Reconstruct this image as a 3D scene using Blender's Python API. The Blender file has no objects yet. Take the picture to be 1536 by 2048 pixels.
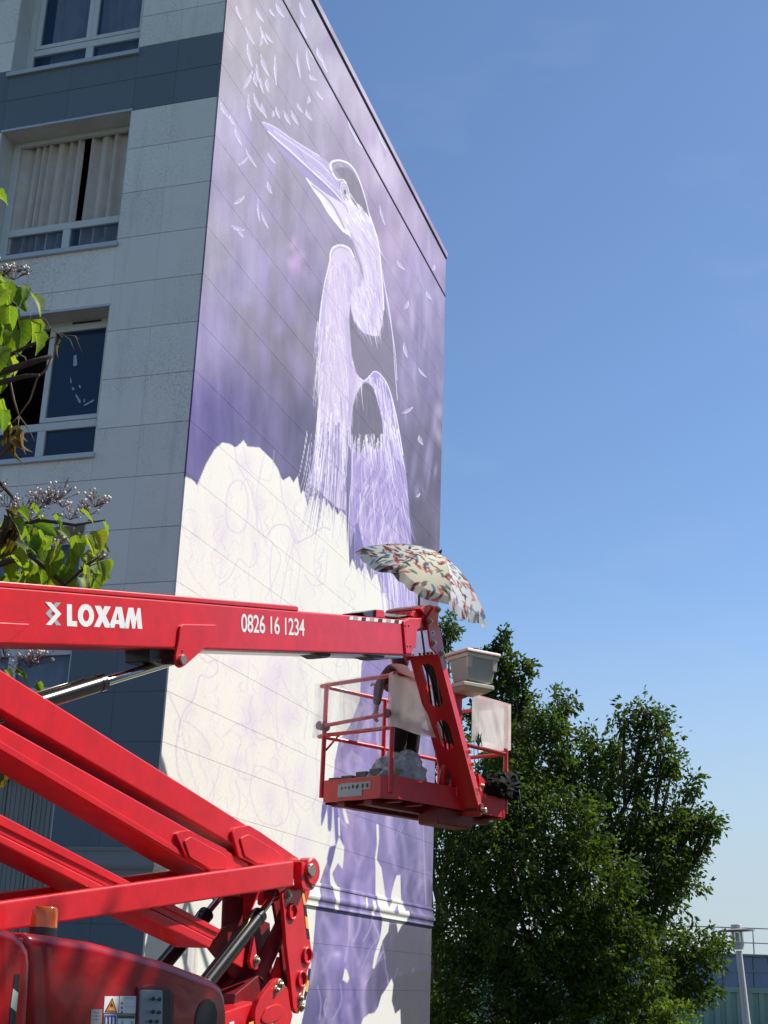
import bpy, bmesh, math, random
import numpy as np
from mathutils import Vector, Matrix
random.seed(7); rng = np.random.default_rng(7)
sc = bpy.context.scene
C = bpy.context.collection
R = math.radians

# ------------------------------------------------------------ camera
YAW, PIT, ROL, FPX = R(17.83720875), R(19.02591218), R(2.04545847), 2704.99
CF = Vector((-math.sin(YAW)*math.cos(PIT), math.cos(YAW)*math.cos(PIT), math.sin(PIT)))
_r = Vector((math.cos(YAW), math.sin(YAW), 0)); _u = _r.cross(CF)
CR = _r*math.cos(ROL) + _u*math.sin(ROL); CU = -_r*math.sin(ROL) + _u*math.cos(ROL)
EYE = Vector((0, 0, 1.6))
cam = bpy.data.cameras.new('camera'); camo = bpy.data.objects.new('camera', cam); C.objects.link(camo)
cam.sensor_fit = 'VERTICAL'; cam.sensor_height = 24; cam.lens = FPX/2048*24
cam.clip_start = 0.1; cam.clip_end = 3000
M = Matrix((CR, CU, -CF)).transposed().to_4x4(); M.translation = EYE
camo.matrix_world = M
sc.camera = camo

# ------------------------------------------------------------ light
SUN = Vector((0.51, 0.41, 0.755)).normalized()
sun_el = math.asin(SUN.z); sun_az = math.atan2(SUN.x, SUN.y)
sc.view_settings.view_transform = 'Standard'; sc.view_settings.look = 'None'
sc.view_settings.exposure = 0.45; sc.view_settings.gamma = 1.0; sc.view_settings.use_curve_mapping = False
world = bpy.data.worlds.new('World'); sc.world = world; world.use_nodes = True
wn = world.node_tree; wn.nodes.clear()
wo = wn.nodes.new('ShaderNodeOutputWorld'); bg = wn.nodes.new('ShaderNodeBackground')
sky = wn.nodes.new('ShaderNodeTexSky'); sky.sky_type = 'NISHITA'; sky.sun_disc = False
sky.sun_elevation = sun_el; sky.sun_rotation = sun_az
sky.air_density = 1.0; sky.dust_density = 0.25; sky.ozone_density = 5.5; sky.altitude = 50
bg.inputs['Strength'].default_value = 0.105
# thin wisps of cloud low in the sky
tc = wn.nodes.new('ShaderNodeTexCoord'); mp = wn.nodes.new('ShaderNodeMapping'); mp.inputs['Scale'].default_value = (3, 3, 9)
nz = wn.nodes.new('ShaderNodeTexNoise'); nz.inputs['Scale'].default_value = 2.1; nz.inputs['Detail'].default_value = 6
rp = wn.nodes.new('ShaderNodeValToRGB'); rp.color_ramp.elements[0].position = .58; rp.color_ramp.elements[1].position = .86
rp.color_ramp.elements[1].color = (.07, .07, .07, 1)
mx = wn.nodes.new('ShaderNodeMixRGB'); mx.inputs[2].default_value = (6.3, 6.4, 6.6, 1)
L = wn.links.new
L(tc.outputs['Generated'], mp.inputs[0]); L(mp.outputs[0], nz.inputs['Vector']); L(nz.outputs['Fac'], rp.inputs[0])
# pale blue-grey haze layer of the air near the horizon
sx = wn.nodes.new('ShaderNodeSeparateXYZ'); L(tc.outputs['Generated'], sx.inputs[0])
hr = wn.nodes.new('ShaderNodeMapRange'); hr.inputs['From Min'].default_value = 0.0; hr.inputs['From Max'].default_value = .30
hr.inputs['To Min'].default_value = .92; hr.inputs['To Max'].default_value = 0; hr.interpolation_type = 'SMOOTHSTEP'; L(sx.outputs['Z'], hr.inputs['Value'])
hm = wn.nodes.new('ShaderNodeMixRGB'); hm.inputs[2].default_value = (3.55, 4.25, 4.75, 1); L(hr.outputs[0], hm.inputs[0]); L(sky.outputs[0], hm.inputs[1])
L(rp.outputs[0], mx.inputs[0]); L(hm.outputs[0], mx.inputs[1]); L(mx.outputs[0], bg.inputs['Color']); L(bg.outputs[0], wo.inputs[0])
sl = bpy.data.lights.new('sun', 'SUN'); sl.energy = 5.0; sl.angle = R(.53); sl.color = (1, .955, .88)
slo = bpy.data.objects.new('sun', sl); C.objects.link(slo); slo.rotation_euler = (-SUN).to_track_quat('-Z', 'Y').to_euler()

# ------------------------------------------------------------ helpers
def ray(x, y):
    return CR*((x-768)/FPX) - CU*((y-1024)/FPX) + CF
def at(x, y, depth):                       # point at a given distance in front of the eye
    return EYE + ray(x, y)*depth
def on(x, y, p, n):                        # point of a plane
    d = ray(x, y); return EYE + d*((p-EYE).dot(n)/d.dot(n))
def tr(s, ox, oy, pts): return [(ox+a/s, oy+b/s) for a, b in pts]
ORG = {}
def tag(o, label=None, cat=None, group=None, kind=None):
    if label: o['label'] = label
    if cat: o['category'] = cat
    if group: o['group'] = group
    if kind: o['kind'] = kind
    return o
def root(name, loc, label, cat, group=None):
    o = bpy.data.objects.new(name, None); C.objects.link(o); o.location = loc; o.empty_display_size = .2
    ORG[o.name] = Vector(loc); return tag(o, label, cat, group)
def link(name, me, mat, parent=None, label=None):
    o = bpy.data.objects.new(name, me); C.objects.link(o)
    if mat is not None and not me.materials:
        for m in (mat if isinstance(mat, (list, tuple)) else [mat]): me.materials.append(m)
    if parent is not None: o.parent = parent
    if parent is not None: ORG[o.name] = ORG[parent.name]
    if label: o['label'] = label
    return o
def fin(bm, name, mat, parent=None, smooth=False, bevel=0, seg=1, label=None, loc=None, angle=None):
    bmesh.ops.remove_doubles(bm, verts=bm.verts, dist=1e-5)
    bmesh.ops.recalc_face_normals(bm, faces=bm.faces)
    if bevel:
        es = [e for e in bm.edges if len(e.link_faces) == 2 and e.calc_face_angle(0) > .6]
        bmesh.ops.bevel(bm, geom=es, offset=bevel, segments=seg, affect='EDGES', profile=.5, clamp_overlap=True)
    off = ORG[parent.name] if parent is not None else (loc or Vector((0, 0, 0)))
    for v in bm.verts: v.co -= Vector(off)
    me = bpy.data.meshes.new(name); bm.to_mesh(me); bm.free()
    if smooth:
        for p in me.polygons: p.use_smooth = True
        if angle:
            try: me.set_sharp_from_angle(angle=angle)
            except Exception: pass
    o = link(name, me, mat, parent, label)
    if parent is None and loc is not None: o.location = loc; ORG[o.name] = Vector(loc)
    elif parent is None: ORG[o.name] = Vector((0, 0, 0))
    return o
def box(bm, lo, hi):
    x0, y0, z0 = lo; x1, y1, z1 = hi
    v = [bm.verts.new(p) for p in ((x0,y0,z0),(x1,y0,z0),(x1,y1,z0),(x0,y1,z0),(x0,y0,z1),(x1,y0,z1),(x1,y1,z1),(x0,y1,z1))]
    for f in ((0,1,2,3),(4,5,6,7),(0,1,5,4),(1,2,6,5),(2,3,7,6),(3,0,4,7)): bm.faces.new([v[i] for i in f])
def prism(bm, pts, d):                     # polygon (3D points) swept by vector d
    a = [bm.verts.new(p) for p in pts]; b = [bm.verts.new(p+d) for p in pts]; n = len(pts)
    bm.faces.new(a); bm.faces.new(b[::-1])
    for i in range(n): bm.faces.new((a[i], a[(i+1) % n], b[(i+1) % n], b[i]))
def tube(bm, pts, r, n=10, cap=True):
    pts = [Vector(p) for p in pts]; rs = r if isinstance(r, (list, tuple)) else [r]*len(pts); rings = []
    t0 = (pts[1]-pts[0]).normalized(); side = t0.orthogonal().normalized()
    for i, p in enumerate(pts):
        t = (pts[min(i+1, len(pts)-1)]-pts[max(i-1, 0)]).normalized()
        side = (side - t*side.dot(t)).normalized(); b = t.cross(side)
        rings.append([bm.verts.new(p+(side*math.cos(2*math.pi*k/n)+b*math.sin(2*math.pi*k/n))*rs[i]) for k in range(n)])
    for a, b in zip(rings, rings[1:]):
        for k in range(n): bm.faces.new((a[k], a[(k+1) % n], b[(k+1) % n], b[k]))
    if cap: bm.faces.new(rings[0][::-1]); bm.faces.new(rings[-1])
def disc(bm, c, ax, r, h, n=20):           # cylinder centred at c along ax, from 0 to h
    ax = Vector(ax).normalized(); tube(bm, [c, c+ax*h], r, n)
def arc(c, r, a0, a1, n): return [(c[0]+r*math.cos(a0+(a1-a0)*i/n), c[1]+r*math.sin(a0+(a1-a0)*i/n)) for i in range(n+1)]
def round_poly(pts, r, n=3):               # rounded corners in 2D
    out = []; m = len(pts)
    for i in range(m):
        p = Vector(pts[i]).to_2d(); a = Vector(pts[i-1]).to_2d(); b = Vector(pts[(i+1) % m]).to_2d()
        da = (a-p); db = (b-p); k = min(r, da.length*.45, db.length*.45)
        if k < 1e-6: out.append(tuple(p)); continue
        s = p+da.normalized()*k; e = p+db.normalized()*k
        for j in range(n+1):
            t = j/n; q = s*(1-t)**2+p*2*t*(1-t)+e*t*t; out.append((q.x, q.y))
    return out
def solid2d(loops, th):                    # filled 2D loops with holes, th thick, centred on z=0
    cu = bpy.data.curves.new('c', 'CURVE'); cu.dimensions = '2D'; cu.fill_mode = 'BOTH'; cu.extrude = th/2
    for lp in loops:
        sp = cu.splines.new('POLY'); sp.points.add(len(lp)-1); sp.use_cyclic_u = True
        for i, p in enumerate(lp): sp.points[i].co = (p[0], p[1], 0, 1)
    o = bpy.data.objects.new('c', cu); C.objects.link(o)
    dg = bpy.context.evaluated_depsgraph_get(); dg.update()
    me = bpy.data.meshes.new_from_object(o.evaluated_get(dg)); bpy.data.objects.remove(o); bpy.data.curves.remove(cu)
    return me
def ids(a):
    return np.asarray(a, dtype=np.int32)

# ------------------------------------------------------------ materials
def mat(name, col=(.5,.5,.5), rough=.6, metal=0, spec=.5, coat=0, noise=0, nscale=8, bump=0, bscale=60, col2=None, trans=0, emit=None, objc=True, stretch=(1,1,1), det=6, coatr=.08):
    m = bpy.data.materials.new(name); m.use_nodes = True; t = m.node_tree; b = t.nodes['Principled BSDF']
    b.inputs['Base Color'].default_value = (*col, 1); b.inputs['Roughness'].default_value = rough
    b.inputs['Metallic'].default_value = metal; b.inputs['Specular IOR Level'].default_value = spec
    b.inputs['Coat Weight'].default_value = coat; b.inputs['Coat Roughness'].default_value = coatr
    if trans: b.inputs['Transmission Weight'].default_value = trans
    tcn = t.nodes.new('ShaderNodeTexCoord'); mpn = t.nodes.new('ShaderNodeMapping'); mpn.inputs['Scale'].default_value = stretch
    t.links.new(tcn.outputs['Object'], mpn.inputs[0])
    if noise or col2:
        n = t.nodes.new('ShaderNodeTexNoise'); n.inputs['Scale'].default_value = nscale; n.inputs['Detail'].default_value = det
        n.inputs['Roughness'].default_value = .65
        t.links.new(mpn.outputs[0], n.inputs['Vector'])
        r = t.nodes.new('ShaderNodeValToRGB'); r.color_ramp.elements[0].position = .36; r.color_ramp.elements[1].position = .66
        c2 = col2 or tuple(c*(1-noise) for c in col)
        r.color_ramp.elements[0].color = (*c2, 1); r.color_ramp.elements[1].color = (*col, 1)
        t.links.new(n.outputs['Fac'], r.inputs[0]); t.links.new(r.outputs[0], b.inputs['Base Color'])
        rr = t.nodes.new('ShaderNodeMapRange'); rr.inputs['To Min'].default_value = rough*1.12; rr.inputs['To Max'].default_value = rough*.88
        t.links.new(n.outputs['Fac'], rr.inputs['Value']); t.links.new(rr.outputs[0], b.inputs['Roughness'])
    if bump:
        n2 = t.nodes.new('ShaderNodeTexNoise'); n2.inputs['Scale'].default_value = bscale; n2.inputs['Detail'].default_value = 5
        t.links.new(mpn.outputs[0], n2.inputs['Vector'])
        bp = t.nodes.new('ShaderNodeBump'); bp.inputs['Strength'].default_value = bump; bp.inputs['Distance'].default_value = .01
        t.links.new(n2.outputs['Fac'], bp.inputs['Height']); t.links.new(bp.outputs[0], b.inputs['Normal'])
    return m
def facade_mat(name, col, dirt):
    m = bpy.data.materials.new(name); m.use_nodes = True; t = m.node_tree; b = t.nodes['Principled BSDF']; k = t.links.new
    b.inputs['Roughness'].default_value = .85; b.inputs['Specular IOR Level'].default_value = .3
    tcn = t.nodes.new('ShaderNodeTexCoord')
    def ns(sc_, st, d=6):
        mpn = t.nodes.new('ShaderNodeMapping'); mpn.inputs['Scale'].default_value = st; k(tcn.outputs['Object'], mpn.inputs[0])
        n = t.nodes.new('ShaderNodeTexNoise'); n.inputs['Scale'].default_value = sc_; n.inputs['Detail'].default_value = d; n.inputs['Roughness'].default_value = .7
        k(mpn.outputs[0], n.inputs['Vector']); return n
    n1 = ns(.55, (1, 1, .8)); n2 = ns(28, (1, 1, 1)); n3 = ns(1.6, (2.2, 2.2, .18)); oi = t.nodes.new('ShaderNodeObjectInfo')
    def ramp(n, a, c): r = t.nodes.new('ShaderNodeValToRGB'); r.color_ramp.elements[0].position = a; r.color_ramp.elements[1].position = c; k(n.outputs['Fac'], r.inputs[0]); return r
    r1 = ramp(n1, .47, .64); r2 = ramp(n2, .46, .66); r3 = ramp(n3, .55, .75)
    def mixc(fac, a, b_, sc_=1.0, f2=None):
        mm = t.nodes.new('ShaderNodeMath'); mm.operation = 'MULTIPLY'; mm.inputs[1].default_value = sc_; k(fac, mm.inputs[0]); f = mm.outputs[0]
        if f2 is not None:
            m3 = t.nodes.new('ShaderNodeMath'); m3.operation = 'MULTIPLY'; k(f, m3.inputs[0]); k(f2, m3.inputs[1]); f = m3.outputs[0]
        x = t.nodes.new('ShaderNodeMixRGB'); k(f, x.inputs[0])
        if isinstance(a, tuple): x.inputs[1].default_value = (*a, 1)
        else: k(a, x.inputs[1])
        x.inputs[2].default_value = (*b_, 1); return x.outputs[0]
    dk = tuple(c*.45 for c in col); lt = tuple(min(1, c*1.12) for c in col)
    c = mixc(oi.outputs['Random'], col, lt, .8)
    c = mixc(r2.outputs[0], c, dk, dirt*.75, r1.outputs[0]); c = mixc(r3.outputs[0], c, dk, dirt*.45)
    k(c, b.inputs['Base Color'])
    bp = t.nodes.new('ShaderNodeBump'); bp.inputs['Strength'].default_value = .25; bp.inputs['Distance'].default_value = .004
    k(n2.outputs['Fac'], bp.inputs['Height']); k(bp.outputs[0], b.inputs['Normal'])
    return m
def paint_mat(name, rough=.75, speck=.10, trans=0.0):   # colour painted on the surface itself (colour attribute) plus grain
    m = bpy.data.materials.new(name); m.use_nodes = True; t = m.node_tree; b = t.nodes['Principled BSDF']; k = t.links.new
    b.inputs['Roughness'].default_value = rough; b.inputs['Specular IOR Level'].default_value = .3
    a = t.nodes.new('ShaderNodeAttribute'); a.attribute_name = 'paint'
    n = t.nodes.new('ShaderNodeTexNoise'); n.inputs['Scale'].default_value = 22; n.inputs['Detail'].default_value = 8; n.inputs['Roughness'].default_value = .75
    tcn = t.nodes.new('ShaderNodeTexCoord'); k(tcn.outputs['Object'], n.inputs['Vector'])
    mr = t.nodes.new('ShaderNodeMapRange'); mr.inputs['From Min'].default_value = .3; mr.inputs['From Max'].default_value = .7
    mr.inputs['To Min'].default_value = 1-speck; mr.inputs['To Max'].default_value = 1+speck*.5; k(n.outputs['Fac'], mr.inputs['Value'])
    mm = t.nodes.new('ShaderNodeVectorMath'); mm.operation = 'SCALE'; k(a.outputs['Color'], mm.inputs[0]); k(mr.outputs[0], mm.inputs['Scale'])
    k(mm.outputs[0], b.inputs['Base Color'])
    bp = t.nodes.new('ShaderNodeBump'); bp.inputs['Strength'].default_value = .2; bp.inputs['Distance'].default_value = .004
    k(n.outputs['Fac'], bp.inputs['Height']); k(bp.outputs[0], b.inputs['Normal'])
    if trans:
        tl = t.nodes.new('ShaderNodeBsdfTranslucent'); k(mm.outputs[0], tl.inputs[0]); ms = t.nodes.new('ShaderNodeMixShader'); ms.inputs[0].default_value = trans
        k(b.outputs[0], ms.inputs[1]); k(tl.outputs[0], ms.inputs[2]); k(ms.outputs[0], t.nodes['Material Output'].inputs[0])
    return m
def leaf_mat(name, c1, c2, c3, trans=.35, rough=.45, tboost=1.6, veins=False):
    m = bpy.data.materials.new(name); m.use_nodes = True; t = m.node_tree; b = t.nodes['Principled BSDF']; k = t.links.new
    g = t.nodes.new('ShaderNodeNewGeometry'); oi = t.nodes.new('ShaderNodeObjectInfo')
    ad = t.nodes.new('ShaderNodeMath'); ad.operation = 'ADD'; k(g.outputs['Random Per Island'], ad.inputs[0]); k(oi.outputs['Random'], ad.inputs[1])
    fr = t.nodes.new('ShaderNodeMath'); fr.operation = 'FRACT'; k(ad.outputs[0], fr.inputs[0])
    r = t.nodes.new('ShaderNodeValToRGB'); e = r.color_ramp.elements; e[0].color = (*c1, 1); e[1].color = (*c3, 1); x = e.new(.6); x.color = (*c2, 1)
    k(fr.outputs[0], r.inputs[0])
    tcn = t.nodes.new('ShaderNodeTexCoord'); n = t.nodes.new('ShaderNodeTexNoise'); n.inputs['Scale'].default_value = 14; k(tcn.outputs['Object'], n.inputs['Vector'])
    mr = t.nodes.new('ShaderNodeMapRange'); mr.inputs['To Min'].default_value = .7; mr.inputs['To Max'].default_value = 1.3; k(n.outputs['Fac'], mr.inputs['Value'])
    vm = t.nodes.new('ShaderNodeVectorMath'); vm.operation = 'SCALE'; k(r.outputs[0], vm.inputs[0]); k(mr.outputs[0], vm.inputs['Scale'])
    if veins:                              # pale midrib and side veins, brown blotches
        sx_ = t.nodes.new('ShaderNodeSeparateXYZ'); k(tcn.outputs['Object'], sx_.inputs[0])
        def mth(op, a_, b_=None):
            q = t.nodes.new('ShaderNodeMath'); q.operation = op
            for i_, v_ in enumerate((a_, b_)):
                if v_ is None: continue
                if isinstance(v_, (int, float)): q.inputs[i_].default_value = v_
                else: k(v_, q.inputs[i_])
            return q.outputs[0]
        ax_ = mth('ABSOLUTE', sx_.outputs['X']); mid_ = mth('LESS_THAN', ax_, .014)
        ph_ = mth('FRACT', mth('SUBTRACT', mth('MULTIPLY', sx_.outputs['Y'], 5.5), mth('MULTIPLY', ax_, 5.0))); sv_ = mth('LESS_THAN', ph_, .09)
        vn_ = mth('MAXIMUM', mid_, mth('MULTIPLY', sv_, .6)); v2 = t.nodes.new('ShaderNodeMixRGB'); k(mth('MULTIPLY', vn_, .55), v2.inputs[0]); k(vm.outputs[0], v2.inputs[1]); v2.inputs[2].default_value = (.34, .38, .14, 1)
        n3_ = t.nodes.new('ShaderNodeTexNoise'); n3_.inputs['Scale'].default_value = 3.2; n3_.inputs['Detail'].default_value = 4; k(tcn.outputs['Object'], n3_.inputs['Vector'])
        v3 = t.nodes.new('ShaderNodeMixRGB'); k(mth('MULTIPLY', mth('GREATER_THAN', n3_.outputs['Fac'], .64), .75), v3.inputs[0]); k(v2.outputs[0], v3.inputs[1]); v3.inputs[2].default_value = (.16, .10, .035, 1); vm = v3
    k(vm.outputs[0], b.inputs['Base Color']); b.inputs['Roughness'].default_value = rough+.12; b.inputs['Specular IOR Level'].default_value = .25
    tl = t.nodes.new('ShaderNodeBsdfTranslucent'); sc2 = t.nodes.new('ShaderNodeVectorMath'); sc2.operation = 'MULTIPLY'; sc2.inputs[1].default_value = (tboost*1.1, tboost*1.2, tboost*.35)
    k(vm.outputs[0], sc2.inputs[0]); k(sc2.outputs[0], tl.inputs[0])
    ms = t.nodes.new('ShaderNodeMixShader'); ms.inputs[0].default_value = trans
    k(b.outputs[0], ms.inputs[1]); k(tl.outputs[0], ms.inputs[2]); k(ms.outputs[0], t.nodes['Material Output'].inputs[0])
    return m
def film_mat(name, col=(.85,.87,.9), lo=.12, hi=.75, scale=5, rough=.18, stretch=(1,1,.25), milky=False):
    m = bpy.data.materials.new(name); m.use_nodes = True; t = m.node_tree; b = t.nodes['Principled BSDF']; k = t.links.new
    b.inputs['Base Color'].default_value = (*col, 1); b.inputs['Roughness'].default_value = rough
    tcn = t.nodes.new('ShaderNodeTexCoord'); mpn = t.nodes.new('ShaderNodeMapping'); mpn.inputs['Scale'].default_value = stretch; mpn.inputs['Rotation'].default_value = (.2, .25, 0)
    k(tcn.outputs['Object'], mpn.inputs[0]); n = t.nodes.new('ShaderNodeTexNoise'); n.inputs['Scale'].default_value = scale; n.inputs['Detail'].default_value = 5; n.inputs['Distortion'].default_value = .8
    k(mpn.outputs[0], n.inputs['Vector'])
    mr = t.nodes.new('ShaderNodeMapRange'); mr.inputs['From Min'].default_value = .35; mr.inputs['From Max'].default_value = .68; mr.inputs['To Min'].default_value = lo; mr.inputs['To Max'].default_value = hi
    k(n.outputs['Fac'], mr.inputs['Value']); k(mr.outputs[0], b.inputs['Alpha'])
    bp = t.nodes.new('ShaderNodeBump'); bp.inputs['Strength'].default_value = .6; bp.inputs['Distance'].default_value = .03; k(n.outputs['Fac'], bp.inputs['Height']); k(bp.outputs[0], b.inputs['Normal'])
    tl = t.nodes.new('ShaderNodeBsdfTranslucent'); tl.inputs[0].default_value = (*col, 1)
    if milky:
        tp = t.nodes.new('ShaderNodeBsdfTransparent'); m1 = t.nodes.new('ShaderNodeMixShader'); m1.inputs[0].default_value = .5; m2 = t.nodes.new('ShaderNodeMixShader')
        k(b.outputs[0], m1.inputs[1]); k(tl.outputs[0], m1.inputs[2]); t.links.remove(b.inputs['Alpha'].links[0]); b.inputs['Alpha'].default_value = 1
        k(mr.outputs[0], m2.inputs[0]); k(tp.outputs[0], m2.inputs[1]); k(m1.outputs[0], m2.inputs[2]); k(m2.outputs[0], t.nodes['Material Output'].inputs[0])
    return m
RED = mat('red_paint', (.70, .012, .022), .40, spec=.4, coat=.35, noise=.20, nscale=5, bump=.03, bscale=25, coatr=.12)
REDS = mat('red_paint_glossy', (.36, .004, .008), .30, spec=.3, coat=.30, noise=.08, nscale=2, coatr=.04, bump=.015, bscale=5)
REDD = mat('red_paint_dark', (.22, .006, .010), .5, noise=.35, nscale=7, bump=.05)  # darker copy of the red; shade on inner parts put into its colour
CHROME = mat('chrome', (.8, .8, .82), .1, metal=1)
BLACKP = mat('black_paint', (.012, .012, .013), .28, coat=.5, noise=.3, nscale=20)
RUBBER = mat('rubber', (.015, .015, .016), .6)
BOLT = mat('zinc', (.55, .5, .38), .35, metal=.9, noise=.3, nscale=60)
ALU = mat('aluminium', (.6, .6, .62), .35, metal=.8, noise=.2, nscale=10)
WHITEV = mat('white_vinyl', (.80, .79, .76), .5, noise=.06, nscale=20)
GREYV = mat('grey_vinyl', (.36, .36, .37), .5)
BLACKV = mat('black_vinyl', (.02, .02, .02), .5)
YELV = mat('yellow_vinyl', (.75, .48, .10), .5)
GLASS = mat('window_glass', (.012, .03, .07), .05, spec=.9, coat=1, coatr=.02)
def glass_mat():
    m = bpy.data.materials.new('window_glass'); m.use_nodes = True; t = m.node_tree; b = t.nodes['Principled BSDF']; k = t.links.new
    b.inputs['Base Color'].default_value = (.015, .06, .14, 1); b.inputs['Roughness'].default_value = .04; b.inputs['IOR'].default_value = 1.6
    b.inputs['Coat Weight'].default_value = .6; b.inputs['Alpha'].default_value = .30
    return m
GLASS = glass_mat()
FRAME = mat('white_window_frame', (.66, .68, .66), .45, noise=.06, nscale=5)

# ------------------------------------------------------------ ground
XC, YC = -6.5585, 13.0
H = 1.6                                    # eye height; traced heights are measured from it
ASPH = mat('asphalt', (.055, .055, .057), .9, noise=.3, nscale=2, bump=.4, bscale=90)
GRASSM = mat('lawn', (.06, .085, .025), .9, noise=.45, nscale=1.5, bump=.6, bscale=60)
KERBM = mat('kerb_stone', (.32, .31, .29), .85, noise=.2, nscale=9, bump=.2)
bm = bmesh.new(); v = [bm.verts.new(p) for p in ((-900,-900,0),(900,-900,0),(900,900,0),(-900,900,0))]; bm.faces.new(v)
tag(fin(bm, 'ground', GRASSM), kind='structure')
bm = bmesh.new(); v = [bm.verts.new(p) for p in ((-30,-12,.004),(14,-12,.004),(14,11.2,.004),(-30,11.2,.004))]; bm.faces.new(v)
tag(fin(bm, 'road', ASPH), kind='structure')
bm = bmesh.new(); box(bm, (-30, 11.2, 0), (14, 11.35, .12)); tag(fin(bm, 'kerb', KERBM, bevel=.015), kind='structure')
bm = bmesh.new(); v = [bm.verts.new(p) for p in ((-30,36,.004),(40,36,.004),(40,57,.004),(-30,57,.004))]; bm.faces.new(v)
tag(fin(bm, 'yard', ASPH), kind='structure')

# ------------------------------------------------------------ apartment building
bld = root('apartment_building', (XC, YC, 0), 'grey panelled apartment block with a heron mural on its sunlit end wall', 'building')
LIGHTP = facade_mat('pale_concrete', (.78, .76, .70), 1.0)
DARKP = facade_mat('slate_blue_render', (.135, .185, .215), .3)
CORE = mat('joint_mortar', (.22, .22, .24), .9)
REVEAL = mat('painted_reveal', (.64, .64, .58), .7, noise=.12, nscale=3)
SILLM = mat('sill_metal', (.50, .53, .54), .4, metal=.3)
zj = [15.0, 14.2, 13.4, 12.6, 11.861, 11.382, 10.896, 10.408, 9.827, 9.181, 8.536, 7.895, 7.264, 6.621, 5.989, 5.35, 4.716, 4.07, 3.45, 2.841, 2.298, 1.743, 1.206]
zj = zj[2:]; zj[0] = 14.15
xj = [XC-.0212, -7.19, -7.77, -8.74, -9.69, -10.65, -11.6, -12.6, -13.6, -14.6, -15.6]
OPEN = [(11.286, 13.27), (8.447, 10.435), (5.645, 7.64), (2.835, 4.83)]
OX = (-9.69, -7.77)
GF = (-10.65, -7.77, -.9, 1.99)
def facade_panel(x0, x1, z0, z1, m, name='facade_panel'):
    if z1-z0 < .02: return
    g = .003; bm = bmesh.new(); box(bm, (x1+g*.25, YC, z0+g+H), (x0-g*.25, YC+.022, z1-g+H)); fin(bm, name, m, bld, bevel=.003)
for i in range(len(zj)-1):
    zt, zb = zj[i], zj[i+1]
    m = DARKP if (zt <= 11.39 and zb >= 10.40) or zt <= 3.46 else LIGHTP
    for j in range(len(xj)-1):
        xr, xl = xj[j], xj[j+1]
        segs = [(zb, zt)]
        if xr <= -7.76 and xl >= -9.70:
            for a, b in OPEN:
                ns_ = []
                for s0, s1 in segs:
                    if b <= s0 or a >= s1: ns_.append((s0, s1)); continue
                    if a > s0: ns_.append((s0, a))
                    if b < s1: ns_.append((b, s1))
                segs = ns_
        if xr <= -7.76 and xl >= -10.66: segs = [(max(s0, GF[3]), s1) for s0, s1 in segs if s1 > GF[3]]
        for s0, s1 in segs:
            mm = m
            if m is LIGHTP and i == len(zj): mm = m
            facade_panel(xr, xl, s0, s1, mm)
for j in range(len(xj)-1):                 # plinth
    if j in (0, 1) or xj[j] < -10.6:
        for a, b in ((-1.6, -.7), (-.7, -.05), (-.05, .43), (.43, .90)): facade_panel(xj[j], xj[j+1], a, b, DARKP)
# structural core with the openings left free
bm = bmesh.new(); y0 = YC+.007; y1 = YC+.34
def cbox(x0, x1, z0, z1): box(bm, (x0, y0, z0+H), (x1, y1, z1+H))
cbox(-7.77, XC-.007, -1.6, 14.0); cbox(-10.65, -9.69, 1.99, 14.0); cbox(-15.6, -10.65, -1.6, 14.0)
ed = [1.99]+[q for ab in OPEN[::-1] for q in ab]+[14.0]
for a, b in zip(ed[::2], ed[1::2]): cbox(-9.69, -7.77, a, b)
cbox(-10.65, -7.77, -1.6, -.9)
box(bm, (XC-.3, y1, 0), (XC-.007, 23.9, 14.0+H)); box(bm, (-15.6, y1, 14.0+H-.3), (XC-.3, 23.9, 14.0+H)); box(bm, (-15.6, 23.6, 0), (XC-.3, 23.9, 13.7+H)); box(bm, (-15.6, y1, 0), (-15.3, 23.6, 13.7+H))
for a, b in OPEN: box(bm, (-15.3, y1, a-.62+H), (XC-.3, 17, a-.42+H))
box(bm, (-15.3, 17, 0), (XC-.3, 17.1, 13.7+H))
fin(bm, 'wall', CORE, bld)

CURT_B = mat('beige_curtain', (.66, .60, .54), .9, noise=.12, nscale=6, bump=.1, bscale=200)
CURT_S = mat('sheer_curtain', (.62, .68, .78), .9, noise=.15, nscale=5)
def curtain(x0, x1, z0, z1, y, m, folds, parent, amp=.035, taper=0):
    bm = bmesh.new(); nx = int(folds*8); nzz = 10; vs = []
    ph = random.random()*6
    for k in range(nzz+1):
        t = k/nzz; row = []
        for i in range(nx+1):
            s = i/nx; a = s*folds*2*math.pi+ph+2.6*math.sin(s*5+ph)+1.1*math.sin(s*13+2*ph)
            x = x0+(x1-x0)*s+taper*(1-t)*math.sin(s*3.1)*.3
            row.append(bm.verts.new((x, y+amp*(1.1-.4*t)*math.sin(a)+.012*math.sin(2.3*a+t*2), z0+(z1-z0)*t)))
        vs.append(row)
    for k in range(nzz):
        for i in range(nx): bm.faces.new((vs[k][i], vs[k][i+1], vs[k+1][i+1], vs[k+1][i]))
    return fin(bm, 'curtain', m, parent, smooth=True)
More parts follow.
